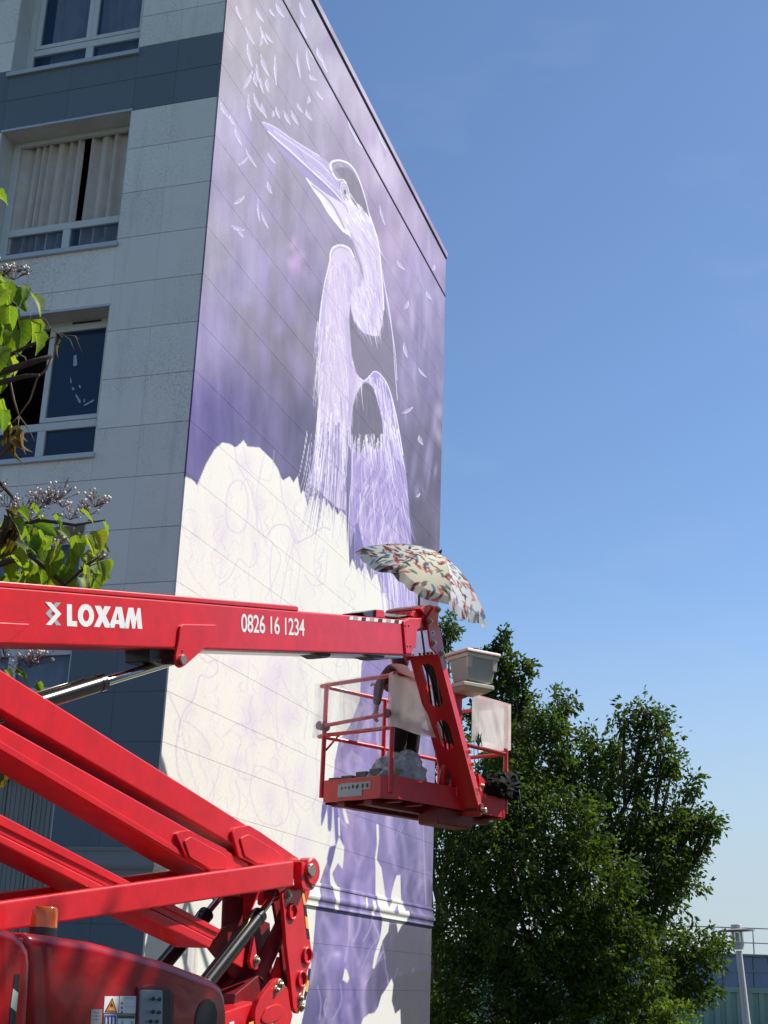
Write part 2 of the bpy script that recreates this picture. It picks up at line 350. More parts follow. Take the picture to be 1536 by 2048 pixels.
def window(z0, z1, kind):
    f = H; Y = YC+.3; a0, a1 = OX
    # reveal lining (soffit and jambs) is a part of the building, the window sits at its back
    bm = bmesh.new()
    box(bm, (a0, YC+.004, z1-.012+f), (a1, Y+.05, z1+f)); box(bm, (a0, YC+.004, z0+f), (a0+.012, Y+.05, z1-.012+f)); box(bm, (a1-.012, YC+.004, z0+f), (a1, Y+.05, z1-.012+f))
    fin(bm, 'reveal', REVEAL, bld)
    bm = bmesh.new(); box(bm, (a0-.005, YC-.006, z1-.028+f), (a1+.005, YC+.004, z1+.004+f)); fin(bm, 'drip_edge', SILLM, bld)
    low = z0+.5; lb = z0+.20; tm = low+.05
    if kind == 1: lb, lt, gb = z0+.27, z0+.515, z0+.635
    elif kind == 2: lb, lt, gb = z0+.21, z0+.533, z0+.645
    else: lb, lt, gb = z0+.155, z0+.525, z0+.70
    top = z1-.075
    bm = bmesh.new()
    box(bm, (a0+.012, Y, z0+f), (a0+.12, Y+.06, z1-.012+f)); box(bm, (a1-.19, Y, z0+f), (a1-.012, Y+.06, z1-.012+f))
    box(bm, (a0+.12, Y+.001, top+f), (a1-.19, Y+.06, z1-.012+f)); box(bm, (a0+.12, Y-.004, lt+f), (a1-.19, Y+.06, lt+.10+f))
    box(bm, (a0+.12, Y+.001, z0+f), (a1-.19, Y+.06, lb+f)); box(bm, (-8.76, Y+.001, lb+f), (-8.65, Y+.055, lt+f))
    wf = fin(bm, 'window', FRAME, bld, bevel=.004)
    bm = bmesh.new(); box(bm, (a0-.03, YC-.045, z0-.02+f), (a1+.02, Y+.01, z0+.045+f)); 
    fin(bm, 'sill', SILLM, wf, bevel=.004)
    def pane(x0, x1, b, t, y=Y+.03):
        bm = bmesh.new(); box(bm, (x0, y, b+f), (x1, y+.012, t+f)); fin(bm, 'pane', GLASS, wf)
    pane(a0+.12, -8.76, lb, lt); pane(-8.65, a1-.19, lb, lt)
    def sash(x0, x1, b, t, glass=True, y=Y-.012):
        bm = bmesh.new(); w = .075
        box(bm, (x0, y, b+f), (x0+w, y+.055, t+f)); box(bm, (x1-w, y, b+f), (x1, y+.055, t+f)); box(bm, (x0+w, y+.001, b+f), (x1-w, y+.054, b+w*.8+f)); box(bm, (x0+w, y+.001, t-w+f), (x1-w, y+.054, t+f))
        fin(bm, 'sash', FRAME, wf, bevel=.004)
        if glass: pane(x0+w, x1-w, b+w*.8, t-w, y+.025)
    if kind == 1:
        sash(a0+.13, -8.70, lt+.105, top); sash(-8.698, a1-.13, lt+.105, top)
        curtain(a0+.28, -8.75, z0+.05+f, z1+f, Y+.16, CURT_S, 5, wf, .02); curtain(-8.66, a1, z0+.05+f, z1+f, Y+.16, CURT_S, 5, wf, .02)
    elif kind == 2:
        curtain(a0+.08, -8.66, z0+.3+f, z1+f, Y+.10, CURT_B, 6, wf, .06, taper=-.1); curtain(-8.56, a1, z0+.3+f, z1+f, Y+.10, CURT_B, 5, wf, .06)
        curtain(a0+.1, -8.68, z0+f, z0+.42+f, Y+.13, CURT_S, 4, wf, .03); curtain(-8.55, a1, z0+f, z0+.42+f, Y+.13, CURT_S, 4, wf, .03)
    elif kind == 3:
        sash(-8.745, a1-.12, lt+.105, top)
        bm = bmesh.new(); box(bm, (-8.45, Y-.008, top+.02+f), (-8.05, Y-.001, top+.045+f)); fin(bm, 'vent_slot', BLACKV, wf)
        bm = bmesh.new()                   # stickers and scratches on the glass
        for (x, z, dx, dz, w) in ((-8.38, 7.16, .03, -.14, .028), (-8.40, 6.86, .02, -.07, .008), (-8.36, 6.72, .03, -.03, .014), (-8.27, 6.74, .03, -.03, .012), (-8.30, 6.62, .08, -.11, .013), (-8.16, 6.46, .12, .06, .014), (-8.17, 6.55, .0, -.04, .008)):
            d = Vector((dx, 0, dz)); n_ = Vector((-dz, 0, dx)).normalized()*w
            p = Vector((x, Y+.012, z+f)); prism(bm, [p-n_*.3, p+d-n_, p+d*1.05, p+d+n_, p+n_], Vector((0, .0015, 0)))
        fin(bm, 'sticker', mat('faded_sticker', (.38,.47,.55), .5), wf)
    else:
        sash(a0+.13, -8.70, lt+.105, top); sash(-8.698, a1-.13, lt+.105, top)
        curtain(a0+.2, a1, z0+f, z1+f, Y+.16, CURT_S, 8, wf, .03)
for k, (a, b) in enumerate(OPEN): window(a, b, k+1)
# ground floor: ribbed metal cladding in a shallow recess
SHUT = mat('weathered_cladding', (.25, .27, .255), .55, noise=.2, nscale=3, stretch=(2, 2, .2), metal=.2)
bm = bmesh.new(); f = H
box(bm, (GF[0], YC+.004, GF[3]-.012+f), (GF[1], YC+.3, GF[3]+f)); box(bm, (GF[1]-.012, YC+.004, GF[2]+f), (GF[1], YC+.3, GF[3]-.012+f))
fin(bm, 'lintel_lining', REVEAL, bld)
bm = bmesh.new(); box(bm, (GF[0], YC-.012, GF[3]-.03+f), (GF[1]+.01, YC+.003, GF[3]+.006+f)); fin(bm, 'drip_edge', SILLM, bld)
x = GF[1]-.02
while x > GF[0]:
    w = .335; bm = bmesh.new(); box(bm, (x-w+.012, YC+.13, GF[2]+f), (x, YC+.16, GF[3]-.03+f))
    for q in range(5): box(bm, (x-w+.04+q*.06, YC+.122, GF[2]+f+.001), (x-w+.062+q*.06, YC+.1305, GF[3]-.031+f))
    fin(bm, 'cladding_panel', SHUT, bld, bevel=.003); x -= w
bm = bmesh.new(); box(bm, (GF[0], YC+.16, GF[2]+f), (GF[1], YC+.19, GF[3]-.02+f)); fin(bm, 'backing_board', CORE, bld)
# moulding between plinth and wall: profile of (proud, height)
PROF = [(p_*.55, z_) for p_, z_ in [(0, 1.206), (.045, 1.206), (.045, 1.165), (.03, 1.155), (.035, 1.12), (.06, 1.07), (.085, 1.04), (.09, 1.015), (.08, .99), (.045, .96), (.04, .925), (.055, .915), (.055, .893), (0, .893)]]
bm = bmesh.new()
A = [bm.verts.new((XC+p, YC-p-.0004, z+H)) for p, z in PROF]; B = [bm.verts.new((-7.775, YC-p, z+H)) for p, z in PROF]
n = len(A)
for i in range(n): bm.faces.new((A[i], A[(i+1) % n], B[(i+1) % n], B[i]))
bm.faces.new(B); bm.faces.new(A[::-1])
fin(bm, 'moulding', facade_mat('moulding_grey', (.24, .26, .26), .3), bld, bevel=.006, seg=2)
# parapet on the facade side
bm = bmesh.new(); box(bm, (-15.6, YC-.05, 14.17+H), (XC-.001, YC+.4, 14.30+H)); fin(bm, 'parapet_cap', SILLM, bld, bevel=.01)

# ------------------------------------------------------------ mural: panels carry the painted colours
# every wall vertex is looked up in the traced drawing through the wall-to-photograph homography
def wall_to_trace(y, z):
    P = np.stack([np.full_like(y, XC), y, z], 1) - np.array(EYE)
    d = P@np.array(CF); return 768+FPX*(P@np.array(CR))/d, 1024-FPX*(P@np.array(CU))/d
def s2l(c):
    c = np.asarray(c, float)/255; return np.where(c <= .04045, c/12.92, ((c+.055)/1.055)**2.4)
KP = .90                                   # photograph white -> paint albedo
def pc(c): return s2l(c)*KP
def vnoise(x, y, seed, s):                 # value noise
    r = np.random.default_rng(seed).random((256, 256)); x = x/s; y = y/s
    xi = np.floor(x).astype(int); yi = np.floor(y).astype(int); fx = x-xi; fy = y-yi; fx = fx*fx*(3-2*fx); fy = fy*fy*(3-2*fy)
    g = lambda a, b: r[a % 256, b % 256]
    return (g(xi, yi)*(1-fx)+g(xi+1, yi)*fx)*(1-fy)+(g(xi, yi+1)*(1-fx)+g(xi+1, yi+1)*fx)*fy
def fbm(x, y, seed, s, o=4): return sum(vnoise(x, y, seed+i, s/2**i)*.5**(i+1) for i in range(o))/(1-.5**o)
class Canvas:
    def __init__(s, x, y, c0):
        s.x, s.y = x, y; s.c = np.tile(np.asarray(c0, float), (len(x), 1)) if np.ndim(c0) == 1 else c0.copy()
        s.o = np.argsort(y, kind='stable'); s.ys = y[s.o]
    def sel(s, x0, y0, x1, y1):
        i = s.o[np.searchsorted(s.ys, y0):np.searchsorted(s.ys, y1)]; return i[(s.x[i] >= x0) & (s.x[i] <= x1)]
    def blend(s, i, a, col): a = a[:, None]; s.c[i] = s.c[i]*(1-a)+np.asarray(col)*a
    def stroke(s, pts, w, col, al=1.0, soft=.8, w1=None):
        pts = np.asarray(pts, float); w1 = w if w1 is None else w1; m = max(w, w1)+soft*2+1
        i = s.sel(pts[:,0].min()-m, pts[:,1].min()-m, pts[:,0].max()+m, pts[:,1].max()+m)
        if len(i) == 0: return
        X, Y = s.x[i], s.y[i]; a = np.zeros(len(i)); n = len(pts)-1
        for k in range(n):
            p, q = pts[k], pts[k+1]; d = q-p; L2 = (d**2).sum()+1e-9
            t = np.clip(((X-p[0])*d[0]+(Y-p[1])*d[1])/L2, 0, 1); ds = np.hypot(X-p[0]-t*d[0], Y-p[1]-t*d[1])
            ww = w+(w1-w)*(k+t)/n; a = np.maximum(a, np.clip((ww/2-ds)/soft+.5, 0, 1)*np.clip(ww/.8, 0, 1))
        s.blend(i, a*al, col)
    def inside(s, pts, i):
        pts = np.asarray(pts, float); X, Y = s.x[i], s.y[i]; c = np.zeros(len(i), bool); dm = np.full(len(i), 1e9)
        for k in range(len(pts)):
            p, q = pts[k-1], pts[k]; d = q-p
            t = np.clip(((X-p[0])*d[0]+(Y-p[1])*d[1])/((d**2).sum()+1e-9), 0, 1); dm = np.minimum(dm, np.hypot(X-p[0]-t*d[0], Y-p[1]-t*d[1]))
            if p[1] != q[1]: c ^= ((p[1] > Y) != (q[1] > Y)) & (X < p[0]+(Y-p[1])*(q[0]-p[0])/(q[1]-p[1]))
        return np.where(c, dm, -dm)
    def fill(s, pts, col, al=1.0, soft=1.2, edge=None):
        a_ = np.asarray(pts, float); m = soft+1; i = s.sel(a_[:,0].min()-m, a_[:,1].min()-m, a_[:,0].max()+m, a_[:,1].max()+m)
        if len(i) == 0: return
        d = s.inside(pts, i); s.blend(i, np.clip(d/soft+.5, 0, 1)*al, col(s.x[i], s.y[i]) if callable(col) else col)
    def blob(s, x, y, rx, ry, col, al, ang=0):
        r = max(rx, ry)*2.2; i = s.sel(x-r, y-r, x+r, y+r); ca, sa = math.cos(ang), math.sin(ang)
        X, Y = s.x[i]-x, s.y[i]-y; u, v = X*ca+Y*sa, -X*sa+Y*ca
        s.blend(i, al*np.exp(-((u/rx)**2+(v/ry)**2)*1.5), col)
def smooth_line(pts, n=6):                 # Catmull-Rom
    p = [np.array(q, float) for q in pts]; p = [p[0]]+p+[p[-1]]; out = []
    for i in range(1, len(p)-2):
        for k in range(n):
            t = k/n; out.append(.5*((2*p[i])+(-p[i-1]+p[i+1])*t+(2*p[i-1]-5*p[i]+4*p[i+1]-p[i+2])*t*t+(-p[i-1]+3*p[i]-3*p[i+1]+p[i+2])*t**3))
    out.append(p[-2]); return np.array(out)

YE = 23.95
mur_rows = [(a, b) for a, b in zip(zj[:-1], zj[1:])]
mur_rows = [(14.15, 13.315), (13.285, 12.6)] + [r for r in mur_rows if r[0] <= 12.61] + [(.89, .42), (.42, -.17), (-.17, -.75), (-.75, -1.6)]
ncol = 8; ye = [YC+.0]+[YC+.63+(YE-YC-.63)*k/(ncol-1) for k in range(ncol)]
DY, DZ = .026, .0165
patches = []                               # (name, verts, faces) pieces that receive paint
def grid_faces(nu, nv, base=0):
    i = np.arange(nu*nv).reshape(nv, nu)+base
    return np.stack([i[:-1,:-1], i[:-1,1:], i[1:,1:], i[1:,:-1]], -1).reshape(-1, 4)
for zt, zb in mur_rows:
    for j in range(ncol):
        g = .0021; gy = 0; a, b = ye[j]+gy, ye[j+1]-gy; lo, hi = zb+g, zt-g
        nu = max(3, int((b-a)/DY)+1); nv = max(3, int((hi-lo)/DZ)+1)
        yy, zz = np.meshgrid(np.linspace(a, b, nu), np.linspace(lo, hi, nv)+H); xx = np.full_like(yy, XC)
        V = np.stack([xx.ravel(), yy.ravel(), zz.ravel()], 1); F = grid_faces(nu, nv)
        ring = np.concatenate([np.arange(nu), np.arange(1, nv)*nu+nu-1, (nv-1)*nu+np.arange(nu-2, -1, -1), np.arange(nv-2, 0, -1)*nu])
        back = V[ring].copy(); back[:, 0] -= .02; k0 = len(V); m_ = len(ring)
        V = np.concatenate([V, back]); k = np.arange(m_)
        F = np.concatenate([F, np.stack([ring[k], k0+k, k0+(k+1) % m_, ring[(k+1) % m_]], 1)])
        patches.append(('mural_panel', V, F))
# moulding along the mural
yy = np.linspace(0, 1, 420); pr = np.array(PROF); pr = np.concatenate([np.linspace(pr[i], pr[i+1], 3, endpoint=False) for i in range(len(pr)-1)]+[pr[-1:]])
V = np.stack([(XC+pr[None, :, 0]+0*yy[:, None]), (YC-pr[None, :, 0])+(YE+.02-YC+pr[None, :, 0])*yy[:, None], pr[None, :, 1]+H+0*yy[:, None]], -1).reshape(-1, 3)
patches.append(('moulding', V, np.concatenate([grid_faces(len(pr), len(yy)), ])))
def slab(lo, hi, name, n=500):              # long thin painted strip (cap)
    yy = np.linspace(lo[1], hi[1], n); P = np.array([(lo[0], lo[2]), (hi[0], lo[2]), (hi[0], hi[2]), (lo[0], hi[2]), (lo[0], lo[2])])
    V = np.stack([P[None, :, 0]+0*yy[:, None], yy[:, None]+0*P[None, :, 0], P[None, :, 1]+0*yy[:, None]], -1).reshape(-1, 3)
    F = grid_faces(5, n); e0 = [[0, 1, 2, 3], [(n-1)*5+3, (n-1)*5+2, (n-1)*5+1, (n-1)*5]]
    patches.append((name, V, np.concatenate([F, np.array(e0)])))
slab((XC-.4, YC-.03, 14.180+H), (XC+.030, YE+.04, 14.30+H), 'parapet_cap')
allV = np.concatenate([p[1] for p in patches]); X, Y = wall_to_trace(allV[:, 1], np.minimum(allV[:, 2], 99))
# --- background of lilac greys
bgp = np.array([(470,50,178,168,184),(520,120,168,160,174),(600,200,170,158,190),(450,300,176,166,200),(430,500,178,170,194),(480,560,170,160,204),(520,650,145,136,162),(600,700,134,125,150),(405,700,158,148,196),(400,830,118,108,176),(440,850,108,98,166),(500,880,112,104,160),(600,900,108,102,144),(600,560,148,138,176),(560,330,168,158,182),(560,450,166,156,186),(700,300,172,158,194),(650,100,160,150,185),(600,20,155,148,180),(720,200,208,192,224),(770,330,216,200,230),(760,420,172,150,192),(800,450,200,180,216),(840,500,178,160,204),(800,600,160,144,186),(850,600,160,148,196),(860,750,134,124,172),(800,750,146,136,176),(840,900,118,110,146),(860,1000,112,104,136),(850,1080,104,98,124),(860,1160,118,112,142),(740,700,112,106,126),(730,820,98,94,116),(700,100,200,190,214),(640,60,175,168,196),(660,130,186,176,204),(640,1000,100,94,140),(560,930,108,100,150),(690,1010,96,92,134),(760,1200,150,144,184),(820,1180,150,146,172),
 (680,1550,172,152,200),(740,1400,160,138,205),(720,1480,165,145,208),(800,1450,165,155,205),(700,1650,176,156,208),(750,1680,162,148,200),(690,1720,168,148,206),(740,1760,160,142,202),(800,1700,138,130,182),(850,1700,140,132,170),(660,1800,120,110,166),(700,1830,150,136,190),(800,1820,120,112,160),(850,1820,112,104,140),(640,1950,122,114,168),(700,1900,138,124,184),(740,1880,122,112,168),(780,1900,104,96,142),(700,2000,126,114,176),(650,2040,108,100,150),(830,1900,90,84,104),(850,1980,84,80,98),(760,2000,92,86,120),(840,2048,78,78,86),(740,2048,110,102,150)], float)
def idw(x, y, p=3):
    out = np.zeros((len(x), 3)); W = np.zeros(len(x))
    for q in bgp:
        w = 1/(((x-q[0])*1.25)**2+((y-q[1])*.8)**2+300)**(p/2); out += w[:, None]*q[2:]; W += w
    return out/W[:, None]
base = idw(X, Y)
st = fbm(X*2.2, Y*.35, 3, 30)-.5; bl = fbm(X*1.3, Y*.8, 11, 60)-.5
base = base.mean(1)[:, None]*.05+base*.95-6
base = base+(st*34+bl*42)[:, None]*np.array([1, .95, 1.05])
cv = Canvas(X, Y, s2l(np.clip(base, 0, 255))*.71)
rr = random.Random(5)
def blobs(n, x0, x1, y0, y1, col, al, sx=(4, 12), sy=(12, 45), test=None):
    for _ in range(n):
        x, y = rr.uniform(x0, x1), rr.uniform(y0, y1)
        if test and not test(x, y): continue
        cv.blob(x, y, rr.uniform(*sx), rr.uniform(*sy), pc(col), al*rr.uniform(.4, 1), rr.uniform(-.25, .15))
roofline = lambda x, y: x < 630+y*.5 and x > 580+y*.48 - 150
blobs(90, 600, 890, 0, 900, (196, 182, 212), .42, test=lambda x, y: x > 560+y*.35 and x < 640+y*.52 and (y < 700 or x > 790))
blobs(50, 640, 890, 40, 800, (146, 122, 176), .45, test=lambda x, y: x > 590+y*.38)
blobs(26, 420, 640, 250, 760, (172, 154, 212), .4, (8, 22), (20, 60)); blobs(16, 430, 640, 60, 700, (128, 120, 140), .35, (10, 26), (20, 60))
blobs(24, 790, 880, 500, 1000, (178, 164, 212), .45, (3, 8), (15, 60)); blobs(7, 560, 640, 480, 560, (206, 172, 214), .5, (6, 12), (10, 24))
# --- drifting petals: slivers with a bright edge
for (x, y, a, l) in [(478,25,-70,30),(500,70,-65,40),(520,30,-60,30),(560,20,-60,32),(545,25,-55,18),(500,110,-78,46),(528,70,-68,40),(538,75,-55,22),(516,145,-85,34),(522,80,80,26),(530,130,-70,46),(552,140,-88,60),(598,130,-82,52),(495,160,62,40),(512,160,-80,26),(524,170,-80,34),(536,170,-84,26),(500,215,-84,52),(515,205,-68,40),(528,220,-70,34),(545,228,80,12),(556,225,-72,24),(450,220,-62,34),(465,240,-64,20),(477,270,-72,40),(486,322,40,22),(502,315,-60,42),(543,315,-55,26),(540,375,-72,26),(478,400,35,26),(518,420,-86,44),(530,440,-68,36),(475,455,-20,28),(482,465,-60,20),(626,155,-40,18),(640,190,-55,22),(616,200,80,14),(600,215,-60,22),(618,230,-60,24),(590,235,-64,30),(575,235,-66,30),(628,112,-55,40),(608,60,-72,34),(617,120,-82,44),(605,20,-70,30),(640,110,-68,30),(650,130,-70,30),(765,430,-75,40),(802,530,-50,24),(858,590,-60,18),(812,610,60,18),(812,700,-78,30),(845,745,-50,24),(815,820,30,24),(842,880,-68,20),(836,990,40,10),(866,535,60,10),(706,260,-65,50),(716,280,-60,34),(765,280,-68,40),(675,590,-60,20)]:
    t = math.radians(-a); d = np.array([math.cos(t), math.sin(t)])*l/2; nrm = np.array([-d[1], d[0]])/(l/2)*rr.uniform(2.8, 5.2)
    c = np.array([x, y], float)
    out = smooth_line([c-d, c-d*.3+nrm, c+d*.4+nrm*.7, c+d])
    bk = smooth_line([c-d, c-d*.2-nrm*.5, c+d*.4-nrm*.4, c+d])
    cv.fill(np.concatenate([out, bk[::-1]]), pc((188, 178, 214)), .7, 1.6)
    cv.stroke(out, .8, pc((240, 234, 248)), .9, .9, w1=1.3); cv.stroke(bk, .7, pc((120, 112, 150)), .55, 1.0, w1=.5)
# --- unpainted cream area with the sketch of the next flowers
white = [(300,945),(374,954),(388,962),(394,971),(402,952),(413,926),(429,899),(445,885),(460,888),(470,895),(480,888),(487,880),(495,893),(519,895),(530,905),(546,922),(556,938),(562,955),(567,961),(579,952),(587,965),(595,952),(599,975),(602,989),(606,980),(609,985),(612,1002),(615,1010),(619,995),(624,991),(630,1002),(634,990),(641,1000),(648,996),(653,1014),(658,1004),(664,1022),(668,1012),(675,1030),(682,1020),(693,1034),(695,1060),(697,1100),(699,1136),(704,1118),(708,1124),(713,1140),(718,1134),(723,1145),(729,1128),(735,1140),(743,1163),(748,1150),(755,1148),(760,1170),(765,1186),(773,1186),(776,1204),(778,1230),(752,1300),(728,1308),(723,1330),(720,1400),(700,1450),(677,1485),(670,1520),(667,1560),(660,1590),(645,1605),(642,1634),(648,1630),(652,1608),(656,1640),(662,1660),(666,1610),(670,1640),(672,1668),(676,1688),(670,1690),(662,1694),(657,1706),(655,1722),(648,1740),(640,1763),(634,1797),(631,1831),(627,1884),(620,1945),(610,2014),(600,2060),(250,2060)]
cream = lambda x, y: pc((232, 228, 219))*(1+.05*(fbm(x, y, 21, 60)-.5))[:, None]
cv.fill(white, cream, 1, .9)
blobs(70, 330, 700, 960, 2000, (214, 202, 216), .35, (6, 22), (20, 70))
wi = lambda x, y: cv_inside(x, y)
wpoly = white
def cv_inside(x, y):
    c = False
    for k in range(len(wpoly)):
        p, q = wpoly[k-1], wpoly[k]
        if (p[1] > y) != (q[1] > y) and x < p[0]+(y-p[1])*(q[0]-p[0])/(q[1]-p[1]): c = not c
    return c
# traced sketch lines
SK = (196, 178, 212)
for pts, w, al in [([(474,960),(458,975),(452,1010),(455,1050),(468,1064),(485,1062),(494,1040),(496,1000),(488,968),(474,960)],3,.45),
 ([(470,895),(476,930),(500,975),(512,1020),(516,1060),(530,1075)],2,.6),([(530,905),(520,950),(512,1000),(522,1050),(532,1090)],2,.5),
 ([(487,895),(500,940),(540,960),(548,900)],2,.4),([(560,950),(566,1000),(580,1040),(592,1078),(600,1085)],2,.55),
 ([(532,1075),(545,1055),(560,1049),(578,1055),(590,1085),(600,1083),(625,1070),(645,1055),(662,1060)],2.4,.7),([(540,1080),(560,1110),(556,1140),(530,1200)],1.6,.6),([(545,1085),(540,1140),(545,1210)],1.6,.6),([(590,1080),(575,1130),(560,1210)],1.8,.6),([(583,1085),(600,1120),(590,1200)],1.6,.55),
 ([(510,1085),(515,1115),(500,1135),(478,1118),(462,1150),(440,1170)],1.8,.55),([(370,1120),(385,1150),(410,1180),(420,1195)],1.6,.5),([(640,1060),(628,1120),(640,1165),(650,1160),(655,1100)],1.4,.5),([(610,1150),(625,1170),(645,1168)],2,.45),
 ([(398,1310),(415,1325),(430,1320),(436,1340),(420,1355),(400,1352),(388,1395),(370,1420),(362,1440),(358,1460)],2.4,.7),([(334,1380),(352,1420),(360,1445),(352,1500),(362,1560),(400,1600)],2.4,.7),([(366,1440),(390,1455),(412,1480),(420,1500)],2.4,.5),([(364,1450),(370,1500),(385,1550),(398,1590),(408,1610)],1.6,.6),
 ([(452,1470),(470,1450),(500,1445),(498,1420),(505,1390)],2.6,.45),([(444,1475),(460,1462),(482,1478),(476,1500)],2,.4),([(505,1460),(520,1480),(545,1475),(555,1500)],3,.4),([(560,1330),(575,1380),(620,1430)],1.6,.5),([(560,1330),(552,1400),(556,1480)],1.6,.5),([(600,1330),(615,1400),(608,1480)],1.6,.5),
 ([(440,1530),(430,1570),(405,1620)],1.8,.5),([(470,1560),(480,1600),(470,1650)],1.8,.5),([(480,1490),(470,1540),(500,1560),(520,1540)],1.6,.45),([(510,1530),(500,1580),(520,1640),(560,1650),(578,1620),(568,1560),(540,1540),(510,1530)],2,.5),([(590,1560),(585,1610),(600,1640)],1.6,.5),([(580,1480),(612,1500),(600,1560)],1.4,.4),
 ([(600,1640),(590,1700),(615,1760)],1.8,.5),([(570,1660),(560,1700),(590,1740)],1.6,.5),([(590,1600),(612,1620),(630,1600),(640,1570)],1.6,.5),([(640,1470),(632,1520),(640,1580)],1.6,.45)]:
    cv.stroke(smooth_line(pts), w, pc(SK), al, 1.5)
for k in range(260):                       # loose sketch hatching
    x, y = rr.uniform(340, 770), rr.uniform(930, 1780)
    if not cv_inside(x, y): continue
    l = rr.uniform(25, 90); b = rr.uniform(-14, 14); s = rr.uniform(-.25, .25)
    pts = smooth_line([(x, y), (x+b+s*l*.5, y+l*.4), (x+s*l-b*.3, y+l*.75), (x+s*l+b*.6, y+l)])
    cv.stroke(pts, rr.uniform(.8, 1.8), pc((204, 188, 216) if rr.random() < .6 else (212, 204, 206)), rr.uniform(.25, .6), 1.2)
for k in range(46):
    x, y = rr.uniform(350, 720), rr.uniform(960, 1750)
    if cv_inside(x, y): r_ = rr.uniform(8, 26); a0 = rr.uniform(0, 6); cv.stroke([(x+r_*.7*math.cos(a0+t*.35), y+r_*1.3*math.sin(a0+t*.35)) for t in range(rr.randint(8, 15))], rr.uniform(1, 2), pc(SK), rr.uniform(.25, .55), 1.4)
for (x, y, rx, ry) in ((490,930,22,30),(520,1010,12,34),(560,1340,34,40),(540,1380,22,40),(475,1520,20,20),(500,1450,26,46),(540,1600,18,34),(600,1700,16,40),(470,1330,20,18),(600,1560,18,40),(575,1440,20,30)):
    cv.blob(x, y, rx, ry, pc((208, 190, 220)), .38)
# --- heron
def feathers(n, x0, x1, y0, y1, tst, ln, cols, flow, w=(.8, 2.0), al=(.5, .95)):
    for _ in range(n):
        x, y = rr.uniform(x0, x1), rr.uniform(y0, y1)
        if not tst(x, y): continue
        l = rr.uniform(*ln); fx = flow(x, y); b = rr.uniform(-1.5, 1.5)
        cv.stroke([(x, y), (x+fx*l*.33+b, y+l*.33), (x+fx*l*.8+b, y+l*.7), (x+fx*1.25*l, y+l)], rr.uniform(*w), pc(cols[rr.randrange(len(cols))]), rr.uniform(*al), .9, w1=.4)
def inpoly(P):
    def t(x, y):
        c = False
        for k in range(len(P)):
            p, q = P[k-1], P[k]
            if (p[1] > y) != (q[1] > y) and x < p[0]+(y-p[1])*(q[0]-p[0])/(q[1]-p[1]): c = not c
        return c
    return t
LI = [(240,232,246),(226,214,238),(206,192,226),(184,170,210),(246,240,248),(230,216,236)]
body = [(697,905),(703,880),(704,852),(706,812),(713,786),(723,769),(729,757),(740,751),(748,743),(759,746),(773,766),(786,806),(796,852),(809,925),(815,970),(817,1008),(822,1070),(824,1100),(830,1170),(834,1240),(790,1240),(772,1180),(740,1120),(722,1130),(716,1095),(708,1060),(700,1100),(697,1040),(696,960)]
cv.fill(body, pc((164, 148, 200)), 1, 1.2)
feathers(500, 735, 812, 752, 900, inpoly(body), (20, 70), [(236,228,246),(200,186,222),(140,128,182),(226,214,240)], lambda x, y: .12, (.8, 2.4), (.6, 1))
feathers(620, 700, 835, 860, 1235, inpoly(body), (25, 90), [(232,224,244),(206,192,226),(190,172,216),(140,128,182),(126,116,170),(150,138,190)], lambda x, y: (x-715)*.0022, (.7, 2.4))
feathers(60, 722, 800, 930, 1090, inpoly(body), (25, 60), [(240,234,248),(216,204,234)], lambda x, y: -.42+(y-930)*.002, (.8, 1.6), (.4, .8))
for _ in range(26): cv.blob(rr.uniform(704, 790), rr.uniform(900, 1100), rr.uniform(3, 9), rr.uniform(6, 18), pc((146, 132, 186) if rr.random() < .5 else (216, 196, 226)), .5, .4)
cv.fill([(711,1050),(716,1045),(724,1080),(728,1100),(722,1118),(712,1122),(708,1110)], pc((112, 104, 164)), .9, 1.6)
feathers(90, 760, 836, 1080, 1210, inpoly(body+[]), (60, 150), [(236,228,248),(150,140,198),(206,194,230)], lambda x, y: .05, (.7, 1.6))
hole = smooth_line([(736,766),(723,769),(713,786),(706,812),(703,852),(706,889),(719,905),(726,896),(736,889),(744,896),(753,899),(762,890),(766,872),(764,840),(756,806),(746,776),(736,766)])
cv.fill(hole, pc((104, 98, 120)), 1, 1.2)
feathers(50, 706, 764, 775, 880, inpoly(hole), (20, 60), [(122,114,138),(92,88,108)], lambda x, y: 0, (1, 2))
feathers(60, 704, 772, 868, 900, lambda x, y: True, (12, 34), [(240,234,248),(210,198,228)], lambda x, y: 0, (1, 2), (.7, 1))
gap = [(697,890),(702,900),(703,960),(699,1030),(700,1060),(701,1110),(699,1136),(694,1060),(692,960)]
front = [(660,521),(661,506),(667,494),(683,490),(699,497),(708,514),(716,530),(721,543),(716,560),(706,580),(700,610),(698,640),(700,666),(704,713),(713,746),(723,759),(729,762),(722,772),(712,790),(706,812),(702,852),(702,890),(698,930),(694,980),(690,1020),(676,1016),(664,1006),(652,995),(640,985),(630,975),(620,965),(626,925),(633,875),(636,820),(636,760),(637,700),(638,650),(643,610),(651,570)]
cv.fill(front, pc((206, 192, 218)), 1, 1.2)
feathers(520, 620, 728, 520, 960, inpoly(front), (18, 60), LI, lambda x, y: -.12 if x < 665 else .06, (.7, 2.0), (.35, .8))
for P_ in ([(652,560),(646,640),(644,720),(644,800)],[(694,640),(696,700),(704,760),(698,850)],[(690,530),(700,560),(698,600)]): cv.stroke(smooth_line(P_), 9, pc((168,154,198)), .5, 7)
feathers(260, 632, 722, 530, 830, inpoly(front), (14, 46), [(166,150,196),(186,170,212),(176,166,196)], lambda x, y: .14, (.8, 2.0), (.3, .65))
feathers(90, 624, 700, 760, 900, inpoly(front), (30, 80), [(150,138,186),(236,230,246),(180,166,208)], lambda x, y: (x-676)*.0015, (.8, 1.8), (.4, .8))
